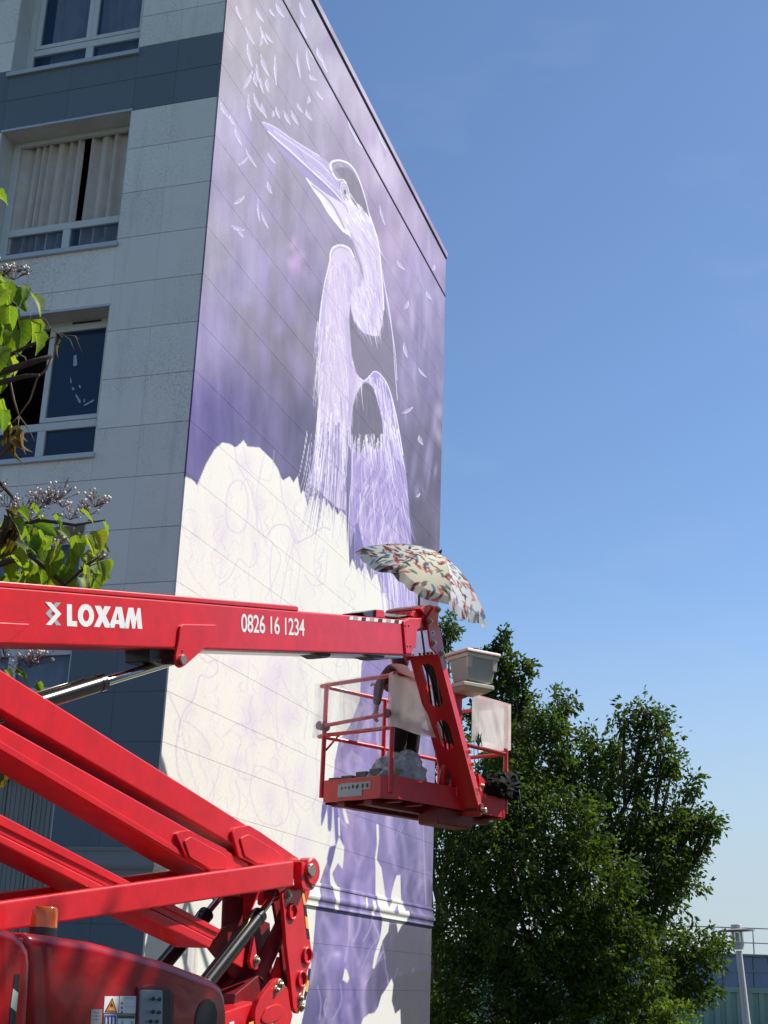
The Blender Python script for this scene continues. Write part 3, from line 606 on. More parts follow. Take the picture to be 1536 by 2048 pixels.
feathers(330, 620, 698, 840, 985, inpoly(front), (40, 120), [(244,238,250),(212,200,232),(150,138,186),(128,118,166),(110,102,150)], lambda x, y: (x-676)*.0025-.03, (.8, 2.0), (.5, .95))
feathers(34, 634, 646, 640, 930, lambda x, y: True, (40, 110), [(244,240,248)], lambda x, y: -.09, (.7, 1.5), (.6, .95))
feathers(26, 612, 640, 850, 960, lambda x, y: True, (60, 120), [(232,226,244)], lambda x, y: -.16, (.6, 1.2), (.6, .9))
cv.fill(white, cream, .0, .9)
for x in range(616, 694, 7): y_ = rr.uniform(925, 985); cv.stroke([(x+4, y_), (x+1, y_+35), (x, 1030+rr.uniform(-20, 18)-(694-x)*.35)], 2.2, pc((112, 104, 158)), .6, 1.2, w1=.4)
cv.fill(gap, pc((100, 94, 136)), .85, 1.5); cv.stroke(smooth_line([(706,900),(703,960),(699,1010),(697,1080),(698,1130)]), 1.3, pc((238, 232, 246)), .8)
cv.fill([(703,660),(700,666),(704,713),(713,746),(723,757),(738,750),(750,741),(762,746),(775,766),(790,800),(786,720),(778,660),(770,600),(762,668),(746,672),(724,664),(710,646)], lambda x, y: pc((118, 110, 134))*(1+.25*(fbm(x, y, 31, 30)-.4))[:, None], 1, 1.6)
neck = [(613,356),(626,377),(642,400),(657,425),(676,450),(696,462),(706,495),(713,520),(721,543),(716,560),(704,585),(700,600),(702,620),(708,640),(716,654),(728,666),(746,672),(758,672),(763,655),(768,619),(766,570),(761,512),(753,468),(742,440),(735,418),(724,405),(712,400),(700,395),(684,380),(665,372),(650,380),(635,370)]
cv.fill(neck, pc((210, 198, 224)), 1, 1.1)
feathers(330, 640, 770, 400, 660, inpoly(neck), (14, 44), LI+[(150,138,178),(164,150,190),(250,246,250)], lambda x, y: .45 if y < 500 else .1, (.8, 2.0), (.4, .85))
for P_ in ([(742,450),(752,500),(757,560),(760,610)],[(728,470),(742,520),(748,580),(746,640)]): cv.stroke(smooth_line(P_), 9, pc((176,162,204)), .4, 7)
cv.stroke(smooth_line([(700,470),(712,500),(722,540),(718,570)]), 8, pc((150,138,182)), .55, 6)
feathers(90, 704, 766, 560, 668, inpoly(neck), (16, 40), [(176,158,210),(160,146,200),(246,240,250)], lambda x, y: .55-(x-700)*.008, (.8, 1.6), (.5, .9))
cv.fill(smooth_line([(699,480),(708,500),(718,528),(722,545),(728,560),(722,530),(712,500),(704,478)]), pc((120, 112, 150)), .7, 2)
for pts, w in [([(613,356),(626,377),(642,400),(657,425),(676,450),(688,464)],2.4),([(660,521),(661,506),(667,494),(683,490),(699,497),(708,514)],2.0),([(660,521),(651,560),(643,605),(638,650)],1.6),([(735,418),(748,455),(758,495),(764,560),(768,619)],1.5),([(720,756),(730,762),(740,751),(749,743),(760,748),(774,768),(786,804),(796,850),(806,910)],1.6)]:
    cv.stroke(smooth_line(pts), w, pc((252, 250, 252)), .95, .9)
cv.stroke(smooth_line([(662,512),(670,499),(684,495),(698,502)]), 1.2, pc((110, 104, 130)), .8)
for p_ in ([(767,560),(779,620),(786,680),(790,740),(795,800)],[(764,540),(774,600),(782,650),(790,700),(794,760)]): cv.stroke(smooth_line(p_), 1.2, pc((232, 224, 244)), .85)
# fringe under the bill
for k in range(60):
    t = k/60; x = 614+t*78; y = 356+t*112; cv.stroke([(x, y), (x+rr.uniform(2, 8), y+rr.uniform(-4, 6)), (x+rr.uniform(8, 14), y+rr.uniform(2, 9))], rr.uniform(1, 2.4), pc((248, 244, 250)), .8, 1)
def z6(pts): return [(480+a/4.8, 200+b/4.8) for a, b in pts]
cv.fill(z6([(640,740),(720,760),(860,880),(960,980),(1010,1060),(1040,1180),(1010,1270),(960,1180),(880,1060),(800,940),(700,850)]), pc((214, 204, 226)), .9, 1.4)
cv.stroke(smooth_line(z6([(690,820),(780,890),(880,1000),(950,1120),(1000,1230)])), 2.6, pc((120, 112, 150)), .8, 1.6)
lowb = z6([(215,240),(290,310),(400,420),(520,520),(640,630),(780,760),(900,880),(1000,1000),(930,960),(830,900),(720,820),(620,730),(500,610),(400,505),(310,390)])
upb = z6([(205,212),(240,207),(330,250),(480,355),(620,445),(760,530),(850,600),(880,660),(900,700),(940,760),(960,850),(980,930),(1000,1000),(900,885),(780,765),(640,640),(520,530),(400,425),(290,315)])
cv.fill(lowb, pc((150, 140, 188)), 1, 1); cv.fill(upb, pc((176, 164, 204)), 1, 1)
feathers(70, 600, 680, 300, 390, inpoly(upb), (8, 26), [(226,216,238),(160,148,190),(240,234,246)], lambda x, y: 1.1, (.8, 1.6), (.4, .8))
cv.stroke(smooth_line(z6([(230,225),(330,300),(450,395),(600,520),(740,640),(860,760)])), 5, pc((168, 156, 206)), .55, 4)
cv.stroke(smooth_line(z6([(330,300),(480,400),(620,500),(760,600),(850,690)])), 2.4, pc((222, 212, 238)), .8, 2)
cv.stroke(smooth_line(z6([(215,212),(330,258),(480,362),(620,452),(760,538)])), 1.4, pc((238, 232, 248)), .8)
cv.stroke(smooth_line(z6([(270,300),(380,400),(480,485),(560,560),(680,670),(800,780),(910,890),(990,985)])), 2.0, pc((252, 250, 254)), .95, 1, w1=1.4)
cv.stroke(smooth_line(z6([(250,300),(370,420),(480,520),(600,630),(720,740),(860,860),(1000,1005),(1040,1080)])), 1.3, pc((118, 108, 150)), .85, 1)
cv.stroke(smooth_line(z6([(390,500),(500,600),(620,710),(700,780)])), 1.6, pc((140, 130, 176)), .7, 1.4)
capd = smooth_line(z6([(915,670),(960,740),(1010,790),(1040,900),(1100,1000),(1170,1080),(1240,1150),(1225,1050),(1200,940),(1160,820),(1110,730),(1050,660),(980,645),(915,670)]))
for _ in range(260):
    x, y = rr.uniform(590, 660), rr.uniform(240, 400)
cv.fill(capd, lambda x, y: pc((116, 108, 130))*(1+.3*(fbm(x*2, y, 41, 14)-.5))[:, None], 1, 1.2)
cv.stroke(smooth_line(z6([(880,670),(868,620),(890,590),(940,580),(1000,590),(1060,625),(1110,690),(1150,780),(1180,870),(1210,970),(1232,1060)])), 4.2, pc((246, 242, 248)), .97, 1.2, w1=1.0)
cv.stroke(smooth_line(z6([(905,660),(915,625),(950,610),(980,640)])), 2, pc((176, 166, 196)), .8)
cv.stroke(smooth_line(z6([(890,700),(930,760),(990,765),(1020,800)])), 2.4, pc((240, 234, 246)), .9)
ex, ey = 480+1008/4.8, 200+885/4.8
for (rx, ry, c) in ((8.5, 21, (238,232,246)), (7, 18.5, (112,104,140)), (5.6, 15.5, (232,224,242)), (4.4, 12.4, (120,112,146)), (3.2, 9.6, (210,200,226)), (2.1, 6.2, (60,54,80))):
    i = cv.sel(ex-20, ey-30, ex+20, ey+30); dx, dy = cv.x[i]-ex, cv.y[i]-ey; dx = dx-dy*.16; q = np.hypot(dx/rx, dy/ry); cv.blend(i, np.clip((1-q)*rx*.9+.5, 0, 1), pc(c))
feathers(80, 690, 735, 385, 440, lambda x, y: x > 690 and x < 690+(y-372)*.8, (8, 26), [(248,244,250),(222,212,236)], lambda x, y: .55, (1, 2.4), (.5, .9))
# --- lower painted zone: sweeping petals, light and dark
def z5(pts): return [(580+a/4.377, 1580+b/4.377) for a, b in pts]
lowzone = lambda x, y: not cv_inside(x, y)
for _ in range(300):
    x, y = rr.uniform(640, 860), rr.uniform(1320, 2040)
    if cv_inside(x, y): continue
    l = rr.uniform(60, 170); b = rr.uniform(-18, 18); c = [(192,170,222),(150,138,192),(116,106,164),(206,190,228),(128,120,176)][rr.randrange(5)]
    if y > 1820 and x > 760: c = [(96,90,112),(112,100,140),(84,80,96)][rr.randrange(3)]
    cv.stroke(smooth_line([(x, y), (x+b, y+l*.35), (x+b*.6, y+l*.7), (x-b*.4, y+l)]), rr.uniform(4, 15), pc(c), rr.uniform(.10, .3), 9, w1=2)
for pts, w, al in [([(415,120),(440,250),(500,330)],3,.8),([(740,560),(770,420),(770,320)],3,.8),([(960,380),(990,300)],1.6,.6),([(1165,200),(1172,500),(1190,1000)],2.4,.6),([(520,1060),(515,1300),(480,1500)],6,.5),([(600,1000),(610,1180),(560,1320)],7,.4),([(180,1700),(210,1560),(230,1420)],2,.6),([(640,1320),(690,1240),(720,1150)],2,.8),([(720,1130),(780,1280),(820,1400),(840,1560),(860,1690)],2.2,.9),([(820,1400),(740,1560),(660,1700)],2.2,.9),([(630,1560),(680,1440),(740,1340),(800,1260)],1.8,.6),([(240,1720),(270,1850),(260,2000)],4,.4),([(440,1700),(450,1850),(380,2000)],4,.4),([(320,1830),(300,1900),(310,1980)],3,.6),([(1060,1640),(1080,1560)],4,.7),([(920,1640),(940,1560)],2.4,.7),([(960,1600),(985,1650)],3,.5),([(930,420),(970,290)],1.6,.5),([(900,500),(860,560)],1.4,.4),([(340,140),(320,330)],3,.0)]:
    cv.stroke(smooth_line(z5(pts)), w*.7, pc((196, 184, 224)), al*.8, 2.4)
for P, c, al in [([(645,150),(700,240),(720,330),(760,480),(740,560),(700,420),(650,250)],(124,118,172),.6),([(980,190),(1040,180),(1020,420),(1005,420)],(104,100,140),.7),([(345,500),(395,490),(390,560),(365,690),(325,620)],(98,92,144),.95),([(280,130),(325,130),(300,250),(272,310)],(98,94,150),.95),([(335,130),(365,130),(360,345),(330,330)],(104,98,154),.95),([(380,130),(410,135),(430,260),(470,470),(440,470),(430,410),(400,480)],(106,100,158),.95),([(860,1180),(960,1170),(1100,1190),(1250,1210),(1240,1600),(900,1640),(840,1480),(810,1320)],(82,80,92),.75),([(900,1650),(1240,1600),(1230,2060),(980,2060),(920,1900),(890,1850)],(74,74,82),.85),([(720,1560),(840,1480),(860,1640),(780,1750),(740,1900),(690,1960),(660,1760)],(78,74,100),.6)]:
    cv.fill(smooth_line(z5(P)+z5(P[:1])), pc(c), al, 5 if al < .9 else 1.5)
cv.blob(*z5([(400,1290)])[0], 14, 22, pc((168,152,208)), .7); cv.blob(*z5([(410,1440)])[0], 10, 8, pc((214,204,234)), .8); cv.blob(*z5([(400,1480)])[0], 22, 26, pc((164,150,208)), .5)
for P in [[(755,300),(775,300),(780,420),(762,590),(750,700),(745,590),(762,480)],[(750,590),(800,680),(825,860),(838,960),(850,1030),(900,1080),(960,1090),(1000,1150),(1000,1175),(930,1165),(870,1150),(860,1240),(810,1320),(740,1560),(722,1560),(740,1440),(790,1290),(810,1140),(770,1080),(755,1000),(748,880)],[(935,745),(965,745),(970,900),(975,990),(1000,1060),(1025,1060),(1020,1120),(1000,1160),(975,1190),(945,1250),(935,1180),(925,1100),(935,1000),(885,1060),(840,1050),(880,990),(890,900),(915,800)],[(410,470),(430,410),(450,450),(475,500),(470,600),(460,690),(420,640),(370,730),(390,800),(430,880),(410,960),(410,1060),(380,1050),(375,900),(350,800),(350,700),(380,600),(395,530)],[(455,130),(480,140),(500,230),(520,300),(490,290),(465,200)],[(420,240),(432,240),(440,400),(425,400)],[(660,930),(670,950),(650,1040),(640,1030)],[(715,960),(740,970),(725,1080),(720,1140),(700,1080)],[(480,1560),(500,1580),(520,1650),(500,1690),(460,1660)],[(890,1650),(905,1700),(890,1850),(905,1900),(920,1960),(965,1920),(970,2060),(620,2060),(640,2000),(690,1960),(740,1950),(770,1900),(800,1800),(840,1740)]]:
    cv.fill(z5(P), pc((228, 224, 216)), .97, 1.3)
for _ in range(40): x, y = z5([(rr.uniform(380, 460), rr.uniform(1100, 1300))])[0]
# underside shading of nothing: only paint ends here
MURM = paint_mat('mural_paint', .7, .10)
for yj in ye[1:-1]:
    i = np.nonzero(np.abs(allV[:, 1]-yj) < .018)[0]; cv.c[i] *= .96
off = 0; bo = np.array(ORG[bld.name])
for name, V, F in patches:
    n = len(V); me = bpy.data.meshes.new(name); me.vertices.add(n); me.vertices.foreach_set('co', (V-bo).astype(np.float32).ravel())
    m_ = len(F); me.loops.add(m_*4); me.loops.foreach_set('vertex_index', ids(F).ravel()); me.polygons.add(m_)
    me.polygons.foreach_set('loop_start', ids(np.arange(m_)*4)); 
    try: me.polygons.foreach_set('loop_total', ids(np.full(m_, 4)))
    except Exception: pass
    me.polygons.foreach_set('use_smooth', np.full(m_, name == 'moulding')); me.update(calc_edges=True); me.validate()
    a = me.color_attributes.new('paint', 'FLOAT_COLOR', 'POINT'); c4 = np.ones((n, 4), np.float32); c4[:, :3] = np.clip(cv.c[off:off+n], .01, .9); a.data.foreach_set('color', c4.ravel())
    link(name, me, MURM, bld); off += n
bm = bmesh.new(); box(bm, (XC-.1, YC-.004, 13.285+H), (XC+.014, YE+.01, 13.312+H)); fin(bm, 'joint_strip', mat('dark_strip', (.035, .03, .05), .5), bld)  # dark strip set along the upper joint
bm = bmesh.new(); box(bm, (XC-.1, YC-.03, 14.152+H), (XC+.008, YE+.02, 14.179+H)); fin(bm, 'cap_shadow_strip', bpy.data.materials['dark_strip'], bld)  # dark strip stands for the thin shadow under the parapet cap
bm = bmesh.new(); box(bm, (XC-.35, YE-.0, 0), (XC-.002, YE+.012, 14.15+H)); fin(bm, 'edge_trim', mat('lilac_trim', (.30, .26, .42), .6), bld)

# ------------------------------------------------------------ articulated boom lift, built in its own vertical plane
AZ = R(10)
U = Vector((math.sin(AZ), math.cos(AZ), 0)); W = Vector((math.cos(AZ), -math.sin(AZ), 0)); Z = Vector((0, 0, 1))
P0 = EYE+ray(830, 1275)*14.3               # a point on the near face of the boom
def pw(x, y, w): return on(x, y, P0+W*w, W)
lift_base = pw(250, 1900, -.2); lift_base.z = 0
lift = root('boom_lift', lift_base, 'red articulated boom lift with white lettering, reaching up to the mural', 'boom lift')
def plate(name, pts, w1, w0, m=RED, bevel=.006, seg=2, parent=None, rnd=0, label=None, base=None):
    if rnd: pts = round_poly(pts, rnd)
    b0 = w1 if base is None else base
    bm = bmesh.new(); prism(bm, [pw(x, y, b0)+W*(w1-b0) for x, y in pts], W*(w0-w1))
    return fin(bm, name, m, parent or lift, bevel=bevel, seg=seg, label=label)
def pin(x, y, w, r, h, m=BOLT, name='pin', parent=None, n=18, bevel=.003):
    bm = bmesh.new(); disc(bm, pw(x, y, w), W, r, h, n); return fin(bm, name, m, parent or lift, smooth=True, angle=.6, bevel=bevel)
def bolt(x, y, w, r=.022, parent=None, sh=0):
    bm = bmesh.new(); c_ = pw(x, y, w)+W*sh; disc(bm, c_, W, r*1.35, .006, 14); disc(bm, c_+W*.006, W, r, .016, 6); disc(bm, c_+W*.022, W, r*.55, .012, 8)
    return fin(bm, 'bolt', BOLT, parent or lift, bevel=.002)
def decal(name, loops, w, m, parent, th=.0012, holes=True):
    # flat print on a plate: loops in trace coordinates -> local (u, z)
    loc = lambda q: ((pw(q[0], q[1], w)-P0).dot(U), (pw(q[0], q[1], w)-P0).dot(Z))
    me = solid2d([[loc(q) for q in lp] for lp in loops], th)
    Mx = Matrix((U, Z, W)).transposed().to_4x4(); Mx.translation = P0+W*(w+th/2)-ORG[lift.name]
    if Mx.to_3x3().determinant() < 0: pass
    me.transform(Mx); return link(name, me, m, parent)
# main boom, outer section with its cover ridge
boom = plate('main_boom', [(-140,1165),(0,1171),(597,1221.5),(700,1230),(809,1240),(809,1310),(-140,1284)], 0, -.36, bevel=.018, seg=3)
plate('boom_ridge', [(-140,1152),(0,1162),(345,1190.5),(592,1211.5),(597,1214),(597,1222),(300,1197),(-140,1163)], .004, -.364, bevel=.008)
plate('cover_plate', [(-60,1242),(60,1248),(14,1285.5),(-60,1284)], .014, .0, bevel=.004)
plate('wear_strip', [(170,1289),(640,1303.5),(806,1311),(806,1316),(640,1309),(170,1293)], -.05, -.31, ALU, bevel=.003)
for P in ([(624,1305),(662,1307),(661,1312),(655,1316),(645,1316)], [(728,1309),(770,1311),(768,1316),(762,1319.5),(750,1318)]): plate('wear_pad', P, -.03, -.2, RUBBER, bevel=.004)
# cylinder bracket under the boom
plate('lift_bracket', [(358,1281),(361,1253),(366,1248.5),(433,1249.5),(435,1273),(407,1299),(369,1332.5),(361,1336),(354,1331),(351.5,1312)], .02, -.004, bevel=.006, rnd=2)
plate('lift_bracket', [(358,1281),(361,1253),(433,1249.5),(435,1273),(407,1299),(369,1332.5),(354,1331),(351.5,1312)], -.356, -.38, bevel=.006)
plate('pivot_block', [(300,1296),(352,1297),(352,1330),(330,1330),(300,1322)], -.06, -.3, BLACKP)
pin(362, 1320, .018, .040, .03)
pin(364.5, 1302, .02, .010, .004, BLACKV)
# lettering
TX = lambda pts: tr(3.072, 0, 1130, pts)
def ell(cx, cy, rx, ry, n=28, sk=.0): return [(cx+rx*math.cos(t*2*math.pi/n)+0, cy+ry*math.sin(t*2*math.pi/n)+sk*rx*math.cos(t*2*math.pi/n)) for t in range(n)]
decal('lettering', [TX([(410,240),(441,242),(442,344),(473,346),(473,379),(411,375)])], .001, WHITEV, boom)
decal('lettering', [TX(ell(527,310,50,70,sk=.06)), TX(ell(528,311,19,36))], .001, WHITEV, boom)
decal('lettering', [TX([(580,250),(618,252),(631,282),(642,253),(680,255),(650,312),(684,386),(644,384),(628,346),(612,382),(576,380),(607,314)])], .001, WHITEV, boom)
decal('lettering', [TX([(712,256),(748,259),(772,390),(736,388),(732,364),(708,362),(702,386),(668,384)]), TX([(712,337),(730,339),(722,292)])], .001, WHITEV, boom)
decal('lettering', [TX([(762,389),(788,262),(818,263),(832,322),(846,264),(862,266),(874,393),(845,391),(840,330),(829,391),(812,391),(800,326),(790,390)])], .001, WHITEV, boom)
decal('logo', [TX([(276,227),(312,229),(376,300),(314,370),(280,368),(340,300)])], .0022, WHITEV, boom)
decal('logo', [TX([(342,230),(374,231),(344,264),(327,246)])], .001, GREYV, boom); decal('logo', [TX([(312,262),(328,280),(309,299),(328,318),(312,334),(279,299)])], .001, GREYV, boom); decal('logo', [TX([(326,344),(342,328),(376,372),(344,371)])], .001, GREYV, boom)
# telephone number: built-in font, narrowed and thickened
def text_on(s, x, y, height_px, w, x_end, m, parent, bold=.02):
    cu = bpy.data.curves.new('t', 'FONT'); cu.body = s; cu.size = 1; cu.offset = bold; cu.extrude = .001; cu.space_character = .95
    o = bpy.data.objects.new('t', cu); C.objects.link(o); dg = bpy.context.evaluated_depsgraph_get(); dg.update()
    me = bpy.data.meshes.new_from_object(o.evaluated_get(dg)); bpy.data.objects.remove(o)
    co = np.empty(len(me.vertices)*3); me.vertices.foreach_get('co', co); co = co.reshape(-1, 3)
    a = pw(x, y, w); b = pw(x_end[0], x_end[1], w); t = pw(x, y-height_px, w)
    ux = (b-a); wd = co[:, 0].max()-co[:, 0].min(); ht = co[:, 1].max()-co[:, 1].min(); x0 = co[:, 0].min(); y0 = co[:, 1].min()
    up = (t-a); up = up-W*up.dot(W)
    out = np.array([list(a+ux*((p[0]-x0)/wd)+up*((p[1]-y0)/ht)+W*(p[2]+.001)-ORG[lift.name]) for p in co])
    me.vertices.foreach_set('co', out.ravel()); me.update(); me.materials.clear(); me.name = 'lettering'
    return link('lettering', me, m, parent)
text_on('0826 16 1234', 482, 1264, 37, .001, (609, 1272.5), WHITEV, boom, bold=.012)
# black and white marking tape
for i in range(13):
    a, b = i/13, (i+1)/13; X0 = lambda t: 699+t*107
    P = [(X0(a)+.8, 1232.6+a*8.4), (X0(b), 1232.6+b*8.4), (X0(b)-1.6, 1239.4+b*8.2), (X0(a)-.8, 1239.4+a*8.2)]
    decal('marking_tape', [P], .001, WHITEV if i % 2 == 0 else GREYV if i % 4 == 1 else BLACKV, boom)
# boom nose
nose = plate('boom_nose', [(806.4,1242),(820,1235),(849,1236),(852,1246),(850,1256),(837,1258.5),(834.5,1262),(833,1295),(826,1299),(825,1308.5),(812,1308.5)], .02, -.38, bevel=.012, seg=2)
for q in ((810.5,1251),(817.5,1251),(815,1292),(821,1292)):
    bm = bmesh.new(); disc(bm, pw(*q, .019), W, .014, .008, 10); fin(bm, 'bolt', RED, nose, bevel=.003)
plate('hose_cover', [(726,1224),(752,1219),(765,1222),(768,1240),(752,1236),(728,1231)], -.06, -.30, BLACKP)
plate('hose_bracket', [(753,1219),(768,1220),(771,1236),(752,1234)], -.04, -.33)
for k in range(5):
    bm = bmesh.new(); w = -.08-.045*k; tube(bm, [pw(752,1228-k,w), pw(775,1233-k,w), pw(795,1234-k+random.uniform(-1.5,1.5),w), pw(815,1231,w), pw(838,1228,w), pw(858,1242,w)], .011, 8); fin(bm, 'hose', RUBBER, lift, smooth=True)
# jib head plates (near and far) and the jib
JH = tr(8.533, 780, 1190, [(630,400),(780,180),(830,200),(835,330),(815,480),(870,620),(900,780),(925,930),(905,1070),(862,1078),(850,1060),(700,890),(690,840),(655,560)])
for w in (.055, -.34): plate('jib_head', JH, w, w-.022, bevel=.005, rnd=3, base=.055)
plate('jib_head_web', tr(8.533, 780, 1190, [(520,235),(550,200),(690,160),(740,190),(790,190),(700,320),(640,390)]), .03, -.40, bevel=.005)
plate('jib_head_ear', tr(8.533, 780, 1190, [(350,350),(390,270),(500,262),(520,340),(500,380),(420,375)]), -.02, -.36, bevel=.005)
for q in ((680,450),(740,820),(882,1000),(820,250)): bolt(*tr(8.533, 780, 1190, [q])[0], .056, .03)
bm = bmesh.new(); _c = pw(*tr(8.533, 780, 1190, [(600,470)])[0], .02); tube(bm, [_c, _c-W*.40], .085, 24); fin(bm, 'knuckle', RED, lift, smooth=True, angle=.6)
decal('sticker', [tr(8.533, 780, 1190, [(695,610),(768,610),(768,690),(700,690)])], .056, mat('cream_sticker', (.7,.62,.45), .5), lift); decal('sticker_mark', [tr(8.533, 780, 1190, [(715,630),(740,630),(745,670),(722,672)])], .0575, REDD, lift)
JIBN = [(876,1314),(889,1306),(897,1322),(970,1625),(962,1632)]           # side strip in the plane
je = [(878,1312),(962,1632)]; jf = [(897,1310),(970,1626)]
j0, j1 = pw(878,1312,0), pw(962,1632,0); k0, k1 = pw(895,1308,0), pw(970,1626,0)
jd = (j1-j0).normalized(); jn = W.cross(jd).normalized()
if jn.dot(k0-j0) < 0: jn = -jn
Lj = (j1-j0).length; wj = .36
def jp(t, w, n): return j0+jd*(t*Lj)+W*w+jn*n
sec = .135
for w0, w1 in ((0, -.03), (-wj+.03, -wj)):  # flanged side plates, stepped
    bm = bmesh.new(); prism(bm, [jp(-.01,w0,0), jp(1,w0,0), jp(1.0,w0,sec*.55), jp(-.01,w0,sec*.55)], W*(w1-w0)); fin(bm, 'jib_side', RED, lift, bevel=.004)
    bm = bmesh.new(); s = 1 if w0 == 0 else -1; a = w0-s*.012 if s > 0 else w0+.0; prism(bm, [jp(.02,w0-s*.012,sec*.60), jp(.97,w0-s*.012,sec*.60), jp(.93,w0-s*.012,sec*1.05), jp(.04,w0-s*.012,sec*1.05)], W*(-.02*s)); fin(bm, 'jib_side', RED, lift, bevel=.004)
# underside plate with two slots
loop = [(-.01*Lj, -.031), (Lj, -.031), (Lj, -wj+.031), (-.01*Lj, -wj+.031)]
def slot(t0, t1, wa, wb): c = (wa+wb)/2; r_ = abs(wb-wa)/2; return [(t1*Lj-r_+r_*math.cos(a), c+r_*math.sin(a)) for a in np.linspace(-math.pi/2, math.pi/2, 9)]+[(t0*Lj+r_+r_*math.cos(a), c+r_*math.sin(a)) for a in np.linspace(math.pi/2, 1.5*math.pi, 9)]
me = solid2d([loop, slot(.04, .31, -.10, -.26), slot(.39, .575, -.10, -.26)], .012)
Mx = Matrix((jd, W, -jn)).transposed().to_4x4(); Mx.translation = j0-ORG[lift.name]+jn*.012; me.transform(Mx)
link('jib_underside', me, RED, lift)
bm = bmesh.new(); tube(bm, [jp(.0,-.17,.09), jp(.30,-.17,.11), jp(.55,-.17,.10)], .055, 14); fin(bm, 'jib_cylinder', BLACKP, lift, smooth=True, angle=.6)
bm = bmesh.new(); tube(bm, [jp(.55,-.17,.10), jp(.78,-.17,.08)], .026, 12); fin(bm, 'piston_rod', CHROME, lift, smooth=True, angle=.6)
for k in range(4):
    bm = bmesh.new(); w = -.09-.05*k; tube(bm, [jp(-.02,w,.03), jp(.1,w+.02,.05), jp(.3,w-.02,.03), jp(.45,w+.03,.05), jp(.6,w,.04), jp(.9,w,.05)], .012, 8); fin(bm, 'hose', RUBBER, lift, smooth=True)
for q, ww in (((.62),.0),((.70),.0),((.86),.0)):
    bm = bmesh.new(); c = jp(q, .0, sec*.8); disc(bm, c, W, .022, .03, 8); fin(bm, 'bolt', BOLT, lift)
bm = bmesh.new(); c = jp(.985, .0, sec*.5); disc(bm, c, W, .03, .05, 12); fin(bm, 'pin', BOLT, lift, bevel=.003)
bm = bmesh.new(); c = jp(.975, -wj-.02, .0); tube(bm, [jp(.96,.02,.05), jp(.96,-wj-.02,.05)], .05, 14); fin(bm, 'jib_pivot', REDD, lift, smooth=True, angle=.6)

# upper riser pair and the long lower riser
plate('riser_arm', [(-140,1246),(0,1338),(495,1651),(598,1716),(590,1760),(478,1697),(0,1419),(-140,1337)], -.02, -.34, bevel=.012, seg=3)
plate('riser_arm', [(-140,1372),(0,1447),(452,1700),(500,1728),(470,1775),(365,1719),(0,1498),(-140,1413)], -.02, -.34, bevel=.012, seg=3)
# raised weld line along each arm
plate('seam_strip', [(-140,1400),(0,1482),(365,1702),(362,1712),(0,1497.5),(-140,1412)], -.012, -.025, bevel=.003)
PA = tr(2.327, 0, 1600, [(1080,150),(1098,128),(1160,117),(1215,150),(1390,272),(1400,330),(1190,302),(1112,265)])
PB = tr(2.327, 0, 1600, [(820,160),(838,146),(882,142),(1052,228),(1094,300),(1080,340),(990,335),(868,268)])
for P in (PA, PB): plate('link_plate', P, .006, -.024, bevel=.005, rnd=3)
plate('link_gusset', tr(2.327, 0, 1600, [(1118,178),(1160,158),(1290,236),(1318,262),(1318,300),(1200,296),(1140,262)]), .018, .004, bevel=.006, rnd=4)
plate('link_gusset', tr(2.327, 0, 1600, [(858,190),(890,170),(1040,250),(1062,276),(1060,322),(980,322),(885,268)]), .018, .004, bevel=.006, rnd=4)
plate('lower_riser', [(-140,1555),(0,1628),(443,1859),(437,1868),(0,1651),(-140,1580)], -.02, -.34, bevel=.006)
plate('lower_riser_side', [(-140,1580),(0,1651),(437,1868),(428,1880),(0,1668),(-140,1597)], -.035, -.33, bevel=.006)
plate('lower_riser', [(-140,1597),(0,1668),(428,1880),(419,1897),(320,1849),(0,1687),(-140,1617)], -.02, -.34, bevel=.012, seg=3)
# pairs of tension links, near and far
for w, nm in ((.09, 'near'), (-.44, 'far')):
    s = -1
    plate('tension_link', [(5,1803),(588,1721.5),(588,1773),(107,1847.5),(10,1862),(-60,1872),(-60,1812)], .09 if nm == 'near' else -.44, (.09 if nm == 'near' else -.44)-.09, bevel=.016, seg=3, base=.09)
E_ = tr(5.886, 440, 1700, [(755,490),(830,430),(940,395),(955,470),(990,640),(1010,800),(1030,900),(1060,1060),(1085,1200),(1070,1320),(1030,1420),(1005,1560),(975,1720),(950,1860),(925,1930),(895,1920),(866,1870),(820,1430),(780,1100),(750,700),(728,530)])
for w in (.10, -.43):
    plate('upright_plate', E_, w-.10, w-.135, bevel=.005, rnd=3, base=0)
    near = w > 0
    for q, r_ in (((845,725),.0), ((1018,1240),0), ((955,1520),0)):
        x, y = tr(5.886, 440, 1700, [q])[0]; bm = bmesh.new(); c = pw(x, y, 0)+W*(w-.10)
        n = 24; A1 = []; 
        for rr_, hh in ((.072, -.02), (.072, .022), (.052, .022), (.052, -.05)):
            A1.append([bm.verts.new(c+W*hh+(U*math.cos(2*math.pi*i/n)+Z*math.sin(2*math.pi*i/n))*rr_) for i in range(n)])
        for a, b in zip(A1, A1[1:]):
            for i in range(n): bm.faces.new((a[i], a[(i+1) % n], b[(i+1) % n], b[i]))
        bm.faces.new(A1[-1]); fin(bm, 'bushing', RED, lift, smooth=True, angle=.6, bevel=.004)
    [bolt(*tr(5.886, 440, 1700, [q_])[0], 0, r_, sh=w-.10) for q_, r_ in (((798,530),.038), ((945,1745),.03), ((955,1850),.03))]
for q, r_ in (((845,725),0), ((1018,1240),0), ((955,1520),0)):
    x, y = tr(5.886, 440, 1700, [q])[0]; bm = bmesh.new(); tube(bm, [pw(x, y, -.05), pw(x, y, -.52)], .06, 18); fin(bm, 'cross_tube', REDD, lift, smooth=True, angle=.6)
